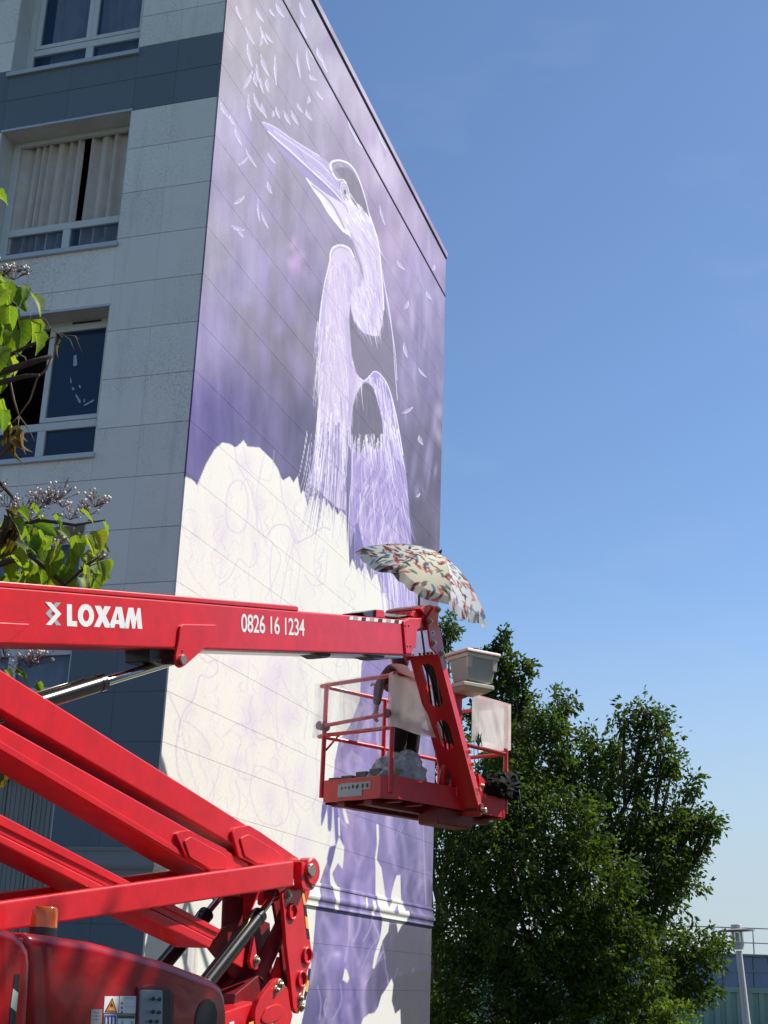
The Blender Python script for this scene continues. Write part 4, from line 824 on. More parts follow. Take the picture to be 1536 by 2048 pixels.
# knuckle at the end of the links
for w in (.12, -.41):
    bm = bmesh.new(); x, y = tr(5.886, 440, 1700, [(962,255)])[0]; disc(bm, pw(x, y, 0)+W*(w-.12), W, .118, .12, 30); fin(bm, 'knuckle', RED, lift, smooth=True, angle=.6, bevel=.012)
    plate('knuckle_lobe', tr(5.886, 440, 1700, [(960,130),(1040,160),(1080,220),(1095,300),(1125,350),(1125,430),(1090,475),(1040,480),(975,462),(960,400)]), w-.02, w-.10, bevel=.008, rnd=3, base=.10)
    if w > 0: pin(*tr(5.886, 440, 1700, [(1050,238)])[0], w-.02, .055, .035); pin(*tr(5.886, 440, 1700, [(1050,238)])[0], w+.012, .028, .006, mat('bolt_recess', (.2,.18,.14), .5)); pin(*tr(5.886, 440, 1700, [(1086,388)])[0], w-.02, .040, .012)
plate('end_web', tr(5.886, 440, 1700, [(1000,470),(1065,480),(1010,660),(990,640)]), -.02, -.5, bevel=.004)
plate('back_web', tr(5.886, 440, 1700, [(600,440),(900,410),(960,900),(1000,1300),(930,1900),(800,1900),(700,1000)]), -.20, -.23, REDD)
# hazard stripes on the edge of the near upright
EP = tr(5.886, 440, 1700, [(948,400),(960,500),(985,640),(1000,780),(1015,920),(1030,1040)]); EQ = tr(5.886, 440, 1700, [(1040,1390),(1022,1530),(1000,1660),(975,1760)])
for path in (EP, EQ):
    for i in range(len(path)-1):
        (x0, y0_), (x1, y1_) = path[i], path[i+1]
        decal('marking_tape', [[(x0, y0_), (x0+5, y0_+2), (x1+5, y1_+2), (x1, y1_)]], .002, YELV if i % 2 else BLACKV, lift)
# inner brackets, triangles between the uprights
for P, w in ((tr(5.886,440,1700,[(350,1310),(405,1005),(440,1260),(455,1390),(425,1415),(375,1390)]), -.12), (tr(5.886,440,1700,[(700,1255),(615,1500),(735,1580)]), -.10), (tr(5.886,440,1700,[(160,1330),(295,1150),(265,1385)]), -.16), (tr(5.886,440,1700,[(235,500),(480,470),(300,900),(300,560)]), -.34)):
    plate('inner_bracket', P, w, w-.03, bevel=.004)
bolt(*tr(5.886,440,1700,[(425,1300)])[0], -.12, .032)
# turntable arm and its big bracket
plate('turret_arm', tr(5.886,440,1700,[(60,1905),(430,1785),(470,1800),(470,2300),(-200,2300),(-200,1990)]), -.02, -.40, bevel=.01)
plate('turret_bracket', tr(5.886,440,1700,[(410,1950),(420,1870),(470,1750),(640,1535),(700,1500),(745,1570),(800,1630),(830,1850),(860,1940),(830,2060),(780,2300),(430,2300)]), .03, -.02, bevel=.006, rnd=4)
plate('turret_boss', round_poly(tr(5.886,440,1700,[(480,2010),(560,1850),(680,1810),(745,1840),(745,1930),(680,2010),(560,2060)]), 8), .042, .028, bevel=.006)
plate('turret_bracket', tr(5.886,440,1700,[(410,1950),(470,1750),(640,1535),(700,1500),(800,1630),(860,1940),(780,2300),(430,2300)]), -.40, -.44, bevel=.006, base=.03)
plate('linkage_web', [(450,1792),(498,1792),(508,1834),(540,1846),(548,1985),(505,2012),(430,2000),(428,1940),(446,1895)], -.42, -.45, REDD)
plate('linkage_web', [(444,1858),(466,1846),(500,1870),(520,1930),(470,1960),(419,1897)], -.30, -.33, REDD)
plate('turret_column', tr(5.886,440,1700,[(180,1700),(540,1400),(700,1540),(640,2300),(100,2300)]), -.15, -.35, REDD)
bolt(*tr(5.886,440,1700,[(705,1590)])[0], .03, .036); bolt(*tr(5.886,440,1700,[(662,1650)])[0], .03, .028)
bm = bmesh.new(); tube(bm, [pw(512,1960,-.2), pw(565,1850,-.2)], .07, 16); fin(bm, 'brace_tube', REDD, lift, smooth=True, angle=.6)
for i in range(3):
    x = 440+i*70; decal('marking_tape', [tr(5.886,440,1700,[(110+i*230,2030),(165+i*230,2015),(165+i*230,2300),(110+i*230,2300)])], -.019 if i == 0 else .031, YELV if i % 2 else WHITEV, lift)
# hydraulic cylinders
def cyl(b0, b1, r1, wq, rb, rr_, base=None):
    a, b, c = [pw(*q_, wq if base is None else base)+W*(0 if base is None else wq-base) for q_ in (b0, b1, r1)]; d = (b-a).normalized()
    bm = bmesh.new(); tube(bm, [a, b-d*.06, b-d*.059, b], [rb, rb, rb*1.07, rb*1.07], 28); fin(bm, 'cylinder_barrel', BLACKP, lift, smooth=True, angle=.5)
    bm = bmesh.new(); tube(bm, [b, c], rr_, 20); fin(bm, 'piston_rod', CHROME, lift, smooth=True, angle=.5)
    return a, b, d
a, b, d = cyl((-40,1441), (205,1365), (345,1322), -.18, .062, .037)
bm = bmesh.new(); s = Vector((0,0,1))*.075; tube(bm, [a+s, b-d*.25+s, b-d*.22+s*.9], .006, 8); fin(bm, 'oil_pipe', BOLT, lift, smooth=True)
for w in (-.02, -.55):
    a, b, d = cyl((385,2000), (519,1829), (549,1790), w-.06, .064, .030, base=-.08)
    q = W*.02+Z*.05-U*.03; bm = bmesh.new(); tube(bm, [a+q, b-d*.22+q, b-d*.14+q*.8+Z*.05, b-d*.10+q*.6], .006, 8); fin(bm, 'oil_pipe', mat('brass', (.6,.5,.3), .3, metal=1), lift, smooth=True)
    bm = bmesh.new(); disc(bm, pw(549, 1790, -.08)+W*(w-.06), W, .05, .10, 18); fin(bm, 'rod_eye', REDD, lift, smooth=True, angle=.6)

# engine hood, two mouldings with soft edges, on the near side of the turret
def hood(name, pts, w1, w0, bev=.07, seg=6, m=REDS):
    bm = bmesh.new(); prism(bm, [pw(x, y, w1) for x, y in pts], W*(w0-w1)); return fin(bm, name, m, lift, bevel=bev, seg=seg, smooth=True, angle=1.2)
HD = tr(2.327, 0, 1600, [(120,613),(260,632),(450,662),(620,706),(780,750),(1000,832),(1040,862),(1058,905),(1066,980),(1070,1500),(140,1500)])
hood('engine_hood', HD, .62, -.05)
hood('engine_hood', tr(2.327, 0, 1600, [(-200,590),(20,594),(70,604),(118,640),(150,690),(158,760),(120,1500),(-200,1500)]), .70, -.02)
plate('hood_gap', tr(2.327, 0, 1600, [(90,640),(230,660),(230,1500),(90,1500)]), .585, .1, REDD)
# control recess: raised black plate stands for the pocket's shade, grey toggle panel
plate('recess_rim', round_poly(tr(2.327,0,1600,[(640,872),(700,858),(780,864),(812,900),(805,1500),(625,1500)]), 3), .632, .60, REDD, bevel=.01)
plate('recess', tr(2.327,0,1600,[(652,880),(800,880),(792,1500),(640,1500)]), .6345, .60, BLACKV)
cp = plate('control_panel', round_poly(tr(2.327,0,1600,[(655,885),(758,885),(752,1500),(638,1500)]), 4), .645, .60, mat('grey_panel', (.30,.33,.36), .5, noise=.15, nscale=9), bevel=.004)
for q in ((712,925),(742,928),(710,985),(740,988),(700,1030),(730,1030)):
    x, y = tr(2.327,0,1600,[q])[0]; bm = bmesh.new(); disc(bm, pw(x,y,.645), W, .012, .008, 10); tube(bm, [pw(x,y,.65), pw(x,y,.68)-U*.01], .005, 8); fin(bm, 'toggle', BLACKV, cp)
bm = bmesh.new(); x, y = tr(2.327,0,1600,[(955,1020)])[0]; disc(bm, pw(x,y,.615), W, .13, .01, 32); fin(bm, 'grab_opening_shade', BLACKV, lift, smooth=True, angle=.6)  # flat black disc stands for the shade inside the opening
def dz(pts): return tr(4.518, 0, 1880, pts)
ORN = mat('orange_vinyl', (.70,.22,.03), .5); BLUV = mat('blue_vinyl', (.03,.06,.32), .5); GRNV = mat('green_vinyl', (.02,.11,.06), .5)
W0 = .6215
decal('sticker', [dz([(945,508),(1075,508),(1068,662),(935,660)])], W0, WHITEV, lift); decal('sticker', [dz([(1082,507),(1235,508),(1222,664),(1072,662)])], W0, WHITEV, lift)
decal('warning_triangle', [dz([(1014,520),(1057,656),(944,652)])], W0+.0015, BLACKV, lift); decal('warning_triangle', [dz([(1013,540),(1048,648),(957,645)])], W0+.003, ORN, lift); decal('warning_mark', [dz([(1008,562),(1022,600),(994,598)])], W0+.0045, BLACKV, lift)
decal('warning_mark', [dz([(985,618),(1030,620),(1028,636),(982,634)])], W0+.0045, mat('pale_orange', (.75,.45,.2), .5), lift)
for yy in (560, 600, 640): decal('pictogram', [dz([(1090,yy+20),(1100,yy),(1112,yy+18)])], W0+.0015, BLACKV, lift)
for yy in (602,): decal('rule', [dz([(1118,yy),(1220,yy),(1220,yy+2.5),(1118,yy+2.5)])], W0+.0015, GREYV, lift)
decal('rule', [dz([(1122,522),(1210,524),(1210,529),(1122,527)])], W0+.0015, GREYV, lift)
decal('sticker', [dz([(940,672),(1056,674),(1050,900),(932,900)])], W0, WHITEV, lift); decal('sticker', [dz([(944,678),(1050,680),(1045,900),(938,900)])], W0+.0015, BLUV, lift)
for xx in (960, 992, 1024): decal('pictogram', [dz([(xx-7,706),(xx,690),(xx+7,706),(xx+8,760),(xx-10,760)])], W0+.003, WHITEV, lift)
decal('sticker', [dz([(1064,674),(1220,676),(1214,900),(1056,900)])], W0, WHITEV, lift); decal('sticker', [dz([(1066,678),(1217,680),(1216,710),(1064,708)])], W0+.0015, GRNV, lift)
for xx in (1105, 1190): decal('pictogram', [dz([(xx-6,740),(xx,728),(xx+6,740),(xx+9,770),(xx-10,770)])], W0+.0015, GREYV, lift)
decal('name_plate', [dz([(824,626),(924,626),(912,900),(808,900)])], W0, mat('brushed_plate', (.30,.30,.33), .4, metal=.3), lift)
for yy in (655, 685, 716): decal('rule', [dz([(850,yy),(895,yy),(894,yy+3),(849,yy+3)])], W0+.0015, BLACKV, lift)
for P, m in (([(132,308),(180,310),(165,475),(118,435)], BLACKV), ([(118,437),(164,478),(146,648),(95,605)], mat('reflective_tape', (.50,.56,.48), .4)), ([(95,608),(146,650),(135,900),(70,900)], BLACKV)):
    decal('reflector_tape', [dz(P)], .7015, m, lift)
# beacon
def q3(x, y, w=.35): return pw(*tr(2.327, 0, 1600, [(x, y)])[0], w)
bm = bmesh.new(); c = q3(200, 612, .3); 
beacon = None
bm = bmesh.new(); tube(bm, [c-Z*.06, c+Z*.025], .085, 24); beacon = fin(bm, 'beacon', BLACKV, lift, smooth=True, angle=.6, bevel=.004)
AMB = mat('amber_plastic', (.85, .17, .01), .2, coat=.4, trans=.25)
bm = bmesh.new(); tube(bm, [c+Z*.025, c+Z*.09, c+Z*.135, c+Z*.147, c+Z*.150], [.083, .08, .076, .066, .03], 28); fin(bm, 'beacon_lens', AMB, beacon, smooth=True, angle=.7)
bm = bmesh.new(); tube(bm, [c+Z*.03, c+Z*.11], .02, 12); fin(bm, 'beacon_lamp', CHROME, beacon, smooth=True)
# chassis and wheels, below the picture's edge
bc = pw(200, 1900, 0); bc.z = 0; MM = Matrix.Rotation(-AZ, 4, 'Z')
def lb(name, u0, u1, w0, w1, z0, z1, m=REDD, bev=.04):
    bm = bmesh.new(); o = pw(300, 1900, -.17); o.z = 0
    prism(bm, [o+U*u0+W*w0+Z*z0, o+U*u1+W*w0+Z*z0, o+U*u1+W*w0+Z*z1, o+U*u0+W*w0+Z*z1], W*(w1-w0)); return fin(bm, name, m, lift, bevel=bev, seg=3)
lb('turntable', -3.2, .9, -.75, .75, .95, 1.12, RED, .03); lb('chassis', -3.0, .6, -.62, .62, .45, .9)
o = pw(300, 1900, -.17); o.z = 0
for uu in (-2.7, .3):
    for ww in (-1.0, .72):
        bm = bmesh.new(); c = o+U*uu+W*ww+Z*.46; tube(bm, [c, c+W*.02, c+W*.26, c+W*.28], [.42, .46, .46, .42], 36); wh = fin(bm, 'wheel', RUBBER, lift, smooth=True, angle=.6)
        bm = bmesh.new(); tube(bm, [c-W*.01, c+W*.29], .22, 20); fin(bm, 'rim', WHITEV, wh, smooth=True, angle=.6, bevel=.01)

# ------------------------------------------------------------ basket of the lift
B1 = Vector((math.sin(R(24)), math.cos(R(24)), 0)); B2 = Vector((-math.sin(R(66)), math.cos(R(66)), 0))
BC = at(781, 1549, 14.48)
def bp(a, b, c): return BC+B1*a+B2*b+Z*c
BL, BWD = 2.2, 1.12
TUBE = .024
def rail(pts, r=TUBE, name='rail', m=RED): bm = bmesh.new(); tube(bm, [bp(*p) for p in pts], r, 10); return fin(bm, name, m, lift, smooth=True, angle=.7)
def bbox(name, a0, a1, b0, b1, c0, c1, m=RED, bev=.006, label=None):
    bm = bmesh.new(); prism(bm, [bp(a0,b0,c0), bp(a1,b0,c0), bp(a1,b1,c0), bp(a0,b1,c0)], Z*(c1-c0)); return fin(bm, name, m, lift, bevel=bev, label=label)
ch = .14
outl = [(ch,0),(BL-ch,0),(BL,ch),(BL,BWD-ch),(BL-ch,BWD),(ch,BWD),(0,BWD-ch),(0,ch)]
bm = bmesh.new(); t_ = .03; n = len(outl)
cen = Vector((BL/2, BWD/2))
for i in range(n):                          # toe board, one folded sheet
    a, b = Vector(outl[i]), Vector(outl[(i+1) % n]); ai = a+(cen-a).normalized()*t_; bi = b+(cen-b).normalized()*t_
    for lo, hi in ((-.24, 0),): prism(bm, [bp(a.x,a.y,lo), bp(b.x,b.y,lo), bp(bi.x,bi.y,lo), bp(ai.x,ai.y,lo)], Z*(hi-lo))
fin(bm, 'toe_board', RED, lift, bevel=.004)
bm = bmesh.new(); prism(bm, [bp(a+(.02 if a < 1 else -.02), b+(.02 if b < .5 else -.02), -.20) for a, b in outl], Z*.03); fin(bm, 'basket_floor', REDD, lift)
for k in range(6): a = .22+k*.35; bbox('floor_beam', a, a+.06, .05, BWD-.05, -.26, -.20, REDD)
bbox('floor_beam', .05, BL-.05, .30, .42, -.30, -.20, REDD); bbox('floor_beam', .05, BL-.05, .70, .82, -.30, -.20, REDD)
HR, HM = 1.10, .52
po = [(.06,.05),(1.08,.05),(BL-.06,.05),(.06,BWD-.05),(1.08,BWD-.05),(BL-.06,BWD-.05)]
for (a, b) in po: rail([(a,b,-.18),(a,b,HR)], .027, 'post')
for h in (HR, HM): 
    rail([(.06,.05,h),(.06,BWD-.05,h)]); rail([(.06,BWD-.05,h),(.06,BWD+.03,h-.005),(.12,BWD+.03,h),(1.08,BWD-.05,h),(BL-.06,BWD-.05,h)]); rail([(BL-.06,.05,h),(BL-.06,BWD-.05,h)])
rail([(.02,.05,HR),(.0,.0,HR),(.06,-.02,HR),(.5,.05,HR),(1.08,.05,HR)]); rail([(.06,.05,HM+.03),(.3,.03,HM+.06),(1.08,.05,HM)]); rail([(1.55,.05,HR),(BL-.06,.05,HR)]); rail([(1.35,.05,HM),(BL-.06,.05,HM)])
rail([(-.01,.05,HM+.14),(.02,BWD-.05,HM+.10)], .022)
for b in (.05, BWD-.05): 
    bm = bmesh.new(); tube(bm, [bp(-.04,b,HM+.10+(.04 if b < .5 else 0)), bp(.10,b,HM+.10+(.04 if b < .5 else 0))], .05, 10); fin(bm, 'clamp', REDD, lift)
rail([(.10,BWD-.05,.36),(.06,BWD-.30,HM)], .012, 'brace')
# mast that carries the basket: bracket, rotator, support of the tool tray
plate('rotator_plate', tr(7.68, 860, 1420, [(740,970),(830,1060),(858,1110),(862,1440),(800,1500),(770,1300),(760,1100)]), -.10, -.14, bevel=.004)
for q in ((800,1165),(815,1320)): bolt(*tr(7.68,860,1420,[q])[0], -.10, .024)
bm = bmesh.new(); c = jp(.97, -wj/2, .05); prism(bm, [c+B1*-.45+B2*.05+Z*-.20, c+B1*.2+B2*.05+Z*-.20, c+B1*.2+B2*.35+Z*-.20, c+B1*-.45+B2*.35+Z*-.20], Z*.28); fin(bm, 'rotator', REDD, lift, bevel=.02)
bm = bmesh.new(); tube(bm, [bp(.9,.05,-.1), bp(.98,.05,.3), bp(1.05,.05,HR*.8)], .03, 10); fin(bm, 'post', RED, lift, smooth=True)
mst = lambda a, b, c0, c1, t: None
bm = bmesh.new(); prism(bm, [bp(1.13,-.01,-.1), bp(1.21,-.01,-.1), bp(1.21,-.01,1.02), bp(1.50,-.01,1.14), bp(1.50,-.01,1.17), bp(1.08,-.01,1.17)], B2*.06); fin(bm, 'tray_support', RED, lift, bevel=.004)
# sticker strip on the toe board
bm = bmesh.new()
def tq(b0, b1, c0, c1, m, name='sticker', e=.002): 
    bm = bmesh.new(); prism(bm, [bp(-e,b0,c0), bp(-e,b1,c0), bp(-e,b1,c1), bp(-e,b0,c1)], -B1*.0015); return fin(bm, name, m, lift)
tq(.28,.72,-.135,-.05,GREYV); tq(.40,.76,-.20,-.06, mat('grey_label',(.38,.40,.40),.5), e=.0045)
for k in range(4): b = .31+k*.07; tq(b,b+.03,-.115,-.075,BLACKV,'pictogram',e=.0045)
for k in range(5): b = .47+k*.055; tq(b,b+.02,-.12+.01*(k%2),-.09,BLACKV,'pictogram',e=.0065)
# transparent sheets taped round the rails
FILM = film_mat('clear_film', (.62,.64,.70), .05, .42, 4, .2); FILM2 = film_mat('milky_film', (.93,.91,.85), .62, 1.0, 2.2, .25, (1,1,.35), milky=True)
def film(name, path, c0, c1, m, amp=.012, label=None, seed=1):
    # path of (a, b) in the basket plan
    bm = bmesh.new(); r_ = random.Random(seed); P = []
    for i in range(len(path)-1):
        (a0, b0), (a1, b1) = path[i], path[i+1]; k = max(2, int(math.hypot(a1-a0, b1-b0)/.04)); P += [(a0+(a1-a0)*j/k, b0+(b1-b0)*j/k) for j in range(k)]
    P.append(path[-1]); nz_ = 14; G = []
    ph = [r_.uniform(0, 6) for _ in range(6)]
    for j in range(nz_+1):
        t = j/nz_; row = []
        for i, (a, b) in enumerate(P):
            s = i*.04; d = amp*(math.sin(s*23+t*2+ph[0])*.6+math.sin(s*9-t*5+ph[1])+.5*math.sin(s*41+ph[2]+t*9))*math.sin(math.pi*min(1, t*1.15))
            row.append(bm.verts.new(bp(a+d, b+d*.7, c0+(c1-c0)*t+.012*math.sin(s*7+ph[3])*(1-t))))
        G.append(row)
    for j in range(nz_):
        for i in range(len(P)-1): bm.faces.new((G[j][i], G[j][i+1], G[j+1][i+1], G[j+1][i]))
    o = fin(bm, name, m, None, smooth=True, loc=bp(path[0][0], path[0][1], c0)); return tag(o, label, 'plastic sheet', 'plastic sheets taped round the basket rails')
film('plastic_sheet', [(.09,BWD+.06),(-.03,BWD+.05),(-.045,BWD-.1),(-.035,.10)], .50, 1.11, FILM, label='clear plastic sheet on the left end of the lift basket, between its two dark posts', seed=3)
film('plastic_sheet', [(-.035,.04),(.0,-.03),(.4,-.02),(1.02,-.01)], .50, 1.10, FILM2, .014, label='milky plastic sheet with cream folds, on the rail left of the slotted red jib', seed=4)
film('plastic_sheet', [(1.38,-.02),(BL-.04,-.01),(BL-.01,.03),(BL+.0,.5)], .58, 1.12, FILM2, .014, label='milky plastic sheet right of the jib with a green tie at its lower left corner', seed=5)
film('plastic_sheet', [(.4,BWD+.0),(1.5,BWD+.0)], .30, 1.10, FILM, .02, label='clear plastic sheet on the far rail of the basket, next to the mural', seed=6)

# ------------------------------------------------------------ things in and on the basket
def place(bm, name, mt, loc, label, cat, group=None, smooth=False, bevel=0, seg=1, angle=None):
    o = fin(bm, name, mt, None, smooth=smooth, bevel=bevel, seg=seg, loc=loc, angle=angle); return tag(o, label, cat, group)
CREAMP = mat('cloudy_plastic', (.50,.51,.46), .35, noise=.12, nscale=5, trans=.15); LIDP = mat('pink_lid', (.72,.50,.47), .45, noise=.15, nscale=12); TRAYP = mat('cream_plastic', (.62,.56,.48), .5)
bx = bp(1.23, -.14, 1.19)                  # storage bin on the tray
sb = root('storage_bin', bx, 'cloudy plastic storage bin with a pink lid, on the cream tray right of the jib', 'storage bin')
X1, Y1 = B1*.0+Vector((CR.x, CR.y, 0)).normalized(), None
E1 = (B1*.9+Vector((.3,0,0))).normalized(); E2 = Vector((-E1.y, E1.x, 0))
def frust(c, l0, d0, l1, d1, h): return [c-E1*l0-E2*d0, c+E1*l0-E2*d0, c+E1*l0+E2*d0, c-E1*l0+E2*d0], [c-E1*l1-E2*d1+Z*h, c+E1*l1-E2*d1+Z*h, c+E1*l1+E2*d1+Z*h, c-E1*l1+E2*d1+Z*h]
def fr(bm, c, l0, d0, l1, d1, h):
    a, b = frust(c, l0, d0, l1, d1, h); a = [bm.verts.new(p) for p in a]; b = [bm.verts.new(p) for p in b]
    bm.faces.new(a[::-1]); bm.faces.new(b)
    for i in range(4): bm.faces.new((a[i], a[(i+1) % 4], b[(i+1) % 4], b[i]))
bm = bmesh.new(); fr(bm, bx, .175, .15, .215, .19, .31); fin(bm, 'tub', CREAMP, sb, bevel=.02, seg=3)
bm = bmesh.new(); fr(bm, bx+Z*.265, .226, .202, .23, .205, .048); fin(bm, 'rim', TRAYP, sb, bevel=.008, seg=2)
bm = bmesh.new(); fr(bm, bx+Z*.315, .255, .225, .245, .215, .04); fin(bm, 'lid', LIDP, sb, bevel=.012, seg=3)
for s in (-1, 1): bm = bmesh.new(); fr(bm, bx-E2*.175+E1*s*.18+Z*.14, .03, .012, .034, .02, .14); fin(bm, 'clip', TRAYP, sb, bevel=.004)
bm = bmesh.new(); c = bp(1.20, -.10, 1.07); fr(bm, c, .15, .14, .21, .20, .045); fr(bm, c+Z*.046, .22, .21, .22, .21, .045); place(bm, 'tray', TRAYP, c, 'shallow cream plastic tray under the storage bin with the pink lid', 'tray', bevel=.006)
# boxes along the left toe board
CARD = mat('cardboard', (.36,.25,.15), .85, noise=.2, nscale=10); GRB = mat('grey_box', (.16,.155,.15), .8, noise=.25, nscale=12)
for k, (b, w_, h, m, lb_) in enumerate(((.98,.15,.05,GRB,'leftmost low grey box behind the left toe board of the basket'), (.78,.17,.06,GRB,'second low grey box from the left behind the toe board, left of the middle'), (.56,.16,.09,GRB,'taller grey box third from the left behind the toe board'), (.36,.16,.11,GRB,'grey box nearest the dark corner post, behind the toe board'))):
    c = bp(.14, b, -.17); bm = bmesh.new(); prism(bm, [c-B2*w_/2, c+B2*w_/2, c+B2*w_/2+B1*.2, c-B2*w_/2+B1*.2], Z*(.17+h)); place(bm, 'paint_box', m, c, lb_, 'box', 'boxes behind the toe board', bevel=.008)
c = bp(.22, .12, -.17); bm = bmesh.new(); prism(bm, [c, c+B1*.28, c+B1*.28+B2*.22, c+B2*.22], Z*.28); place(bm, 'cardboard_box', CARD, c, 'small brown cardboard box on the basket floor, right of the corner post', 'box', bevel=.004)
# crumpled bags
def crumple(name, c, sx, sy, sz, m, label, cat, seed, dirs=(None, None), amp=.25, n=4):
    bm = bmesh.new(); bmesh.ops.create_icosphere(bm, subdivisions=n, radius=1); r_ = random.Random(seed)
    A_, B_ = dirs; pl = [(Vector([r_.gauss(0, 1) for _ in range(3)]).normalized(), r_.uniform(2, 7), r_.uniform(0, 6)) for _ in range(11)]
    for v in bm.verts:
        d = sum(abs(math.sin(v.co.dot(p)*f+q)) for p, f, q in pl)/len(pl)+.30*max(0, math.sin(v.co.dot(pl[0][0])*2.1+v.co.dot(pl[3][0])*3))
        v.co = v.co*(1+amp*(d-.6)*2.6); z = max(v.co.z, -.75); q = A_*(v.co.x*sx)+B_*(v.co.y*sy)+Z*(z*sz); v.co = q+c
    for v in bm.verts: v.co += Vector((r_.gauss(0,1), r_.gauss(0,1), r_.gauss(0,1)))*.008
    o = fin(bm, name, m, None, smooth=True, loc=c, angle=.5); return tag(o, label, cat)
FILM3 = film_mat('crumpled_film', (.34,.40,.42), .6, .97, 7, .15, (1,1,1))
crumple('crumpled_sheet', bp(.55,.35,.04), .34, .26, .30, FILM3, 'crumpled grey plastic sheeting on the basket floor around the painter\'s feet', 'plastic sheet', 3, (B1, B2), .30, 4)
BAGM = mat('black_cloth', (.004,.004,.005), .8, spec=.12, noise=.3, nscale=20, bump=.4, bscale=30)
crumple('black_bag', bp(2.0,.02,.10), .25, .13, .15, BAGM, 'crumpled black bag hanging over the right end of the basket toe board', 'bag', 8, (B1, B2), .42, 4)
bm = bmesh.new(); c = bp(2.2,-.1,.1); tube(bm, [c, c+B1*.05-Z*.2, c+B1*.1-Z*.5, c+B1*.13-Z*.85], .006, 6); place(bm, 'cord', RUBBER, c, 'thin dark cord hanging down from the black bag', 'cord', smooth=True)
GRN = mat('green_cord', (.01,.16,.06), .6)
bm = bmesh.new(); c = bp(1.50,-.04,.56); r_ = random.Random(4)
tube(bm, [c+Vector([r_.uniform(-.035,.035), r_.uniform(-.02,.02), .13*math.sin(i*1.7)*.6+.03]) for i in range(16)], .006, 6); place(bm, 'tie_cord', GRN, c, 'knotted bright green tie cord on the lower edge of the right plastic sheet', 'cord', smooth=True)
for (a, b, c_) in (((1.04,.02,.62),(1.0,.03,.30),0),):
    bm = bmesh.new(); tube(bm, [bp(1.2,-.02,.75), bp(1.14,-.03,.45), bp(1.02,0,.2), bp(.98,.02,-.05), bp(1.12,.02,-.2)], .011, 8); fin(bm, 'hose', RUBBER, lift, smooth=True)

# ------------------------------------------------------------ parasol
hub = at(845, 1168, 15.42); rimv = (CR*138-CU*77); RA = .90; AX = (CR*.487+CU*.873).normalized(); MA = rimv.normalized(); MB_ = AX.cross(MA).normalized()
if MB_.dot(CF) > 0: MB_ = -MB_
para_foot = bp(1.12, .15, -.15)
par = root('parasol', para_foot, 'open tilted parasol with red, blue and black coral print, above the boom tip', 'parasol')
na, nr = 640, 150; HH = .40
a = np.linspace(0, 2*math.pi, na, endpoint=False); s = np.linspace(.015, 1, nr); A_, S_ = np.meshgrid(a, s)
NP = 8; ph0 = .35
k = np.cos(math.pi/NP)/np.cos(((A_+ph0) % (2*math.pi/NP))-math.pi/NP)          # octagon outline
sag = np.sin(((A_+ph0) % (2*math.pi/NP))*NP/2)
rad = S_*RA*(1+(k-1)*.98)
hgt = HH*(1-S_**1.9)-.060*sag*S_**1.1 - (S_ > .999)*0
hem = np.clip((S_-.93)/.07, 0, 1); hgt = hgt-.040*hem*(1+.22*np.sin(A_*23+2*np.sin(A_*7)))
# paint coral sprigs in the unrolled canopy
cvx, cvy = (S_*RA*np.cos(A_)).ravel()*100, (S_*RA*np.sin(A_)).ravel()*100
pan = ((A_+ph0)//(2*math.pi/NP)).astype(int) % NP
cc = Canvas(cvx, cvy, s2l((236, 232, 196))*.92)
tint = np.array([(232,230,196),(214,222,226),(238,234,206),(226,228,214),(236,232,196),(216,224,228),(238,234,200),(228,230,216)])
cc.c = s2l(tint[pan.ravel()])*.9
r_ = random.Random(11); cols = [(150,40,52),(40,42,66),(150,40,52),(104,120,116),(92,152,204),(34,38,60),(196,96,96),(120,136,126),(228,120,110),(150,40,52)]
for q in range(620):
    x, y = r_.uniform(-92, 92), r_.uniform(-92, 92)
    if x*x+y*y > 92**2: continue
    t0 = r_.uniform(0, 6.28); col = s2l(cols[q % len(cols)])*.8; l = r_.uniform(6.5, 10); wd = r_.uniform(.75, 1.0)
    bend = r_.uniform(-.5, .5); P = [(x+l*u*math.cos(t0+bend*u), y+l*u*math.sin(t0+bend*u)) for u in np.linspace(0, 1, 6)]
    cc.stroke(P, wd, col, 1, .7, w1=1.2)
    for u, p in zip(np.linspace(0, 1, 6)[1:], P[1:]):
        for sd in (-1, 1):
            tt = t0+bend*u+sd*.75; ll = l*.42*(1.15-u*.6); cc.stroke([p, (p[0]+ll*math.cos(tt)*.6, p[1]+ll*math.sin(tt)*.6), (p[0]+ll*math.cos(tt-sd*.45), p[1]+ll*math.sin(tt-sd*.45))], wd*.95, col, 1, .7, w1=wd*.8)
for q in range(NP):
    an = -ph0+q*2*math.pi/NP; cc.stroke([(0, 0), (98*math.cos(an), 98*math.sin(an))], .9, s2l((90, 88, 80)), .7, .6)
V = np.array(hub-para_foot)+(rad.ravel()*np.cos(A_.ravel()))[:, None]*np.array(MA)+(rad.ravel()*np.sin(A_.ravel()))[:, None]*np.array(MB_)+hgt.ravel()[:, None]*np.array(AX)
i = np.arange(nr*na).reshape(nr, na); F = np.stack([i[:-1], np.roll(i, -1, 1)[:-1], np.roll(i, -1, 1)[1:], i[1:]], -1).reshape(-1, 4)
me = bpy.data.meshes.new('canopy'); me.from_pydata(V.tolist(), [], F.tolist()); me.update()
at_ = me.color_attributes.new('paint', 'FLOAT_COLOR', 'POINT'); c4 = np.ones((len(V), 4), np.float32); c4[:, :3] = cc.c; at_.data.foreach_set('color', c4.ravel())
for p in me.polygons: p.use_smooth = True
me.set_sharp_from_angle(angle=.12)
link('canopy', me, paint_mat('printed_cloth', .8, .03, .35), par)
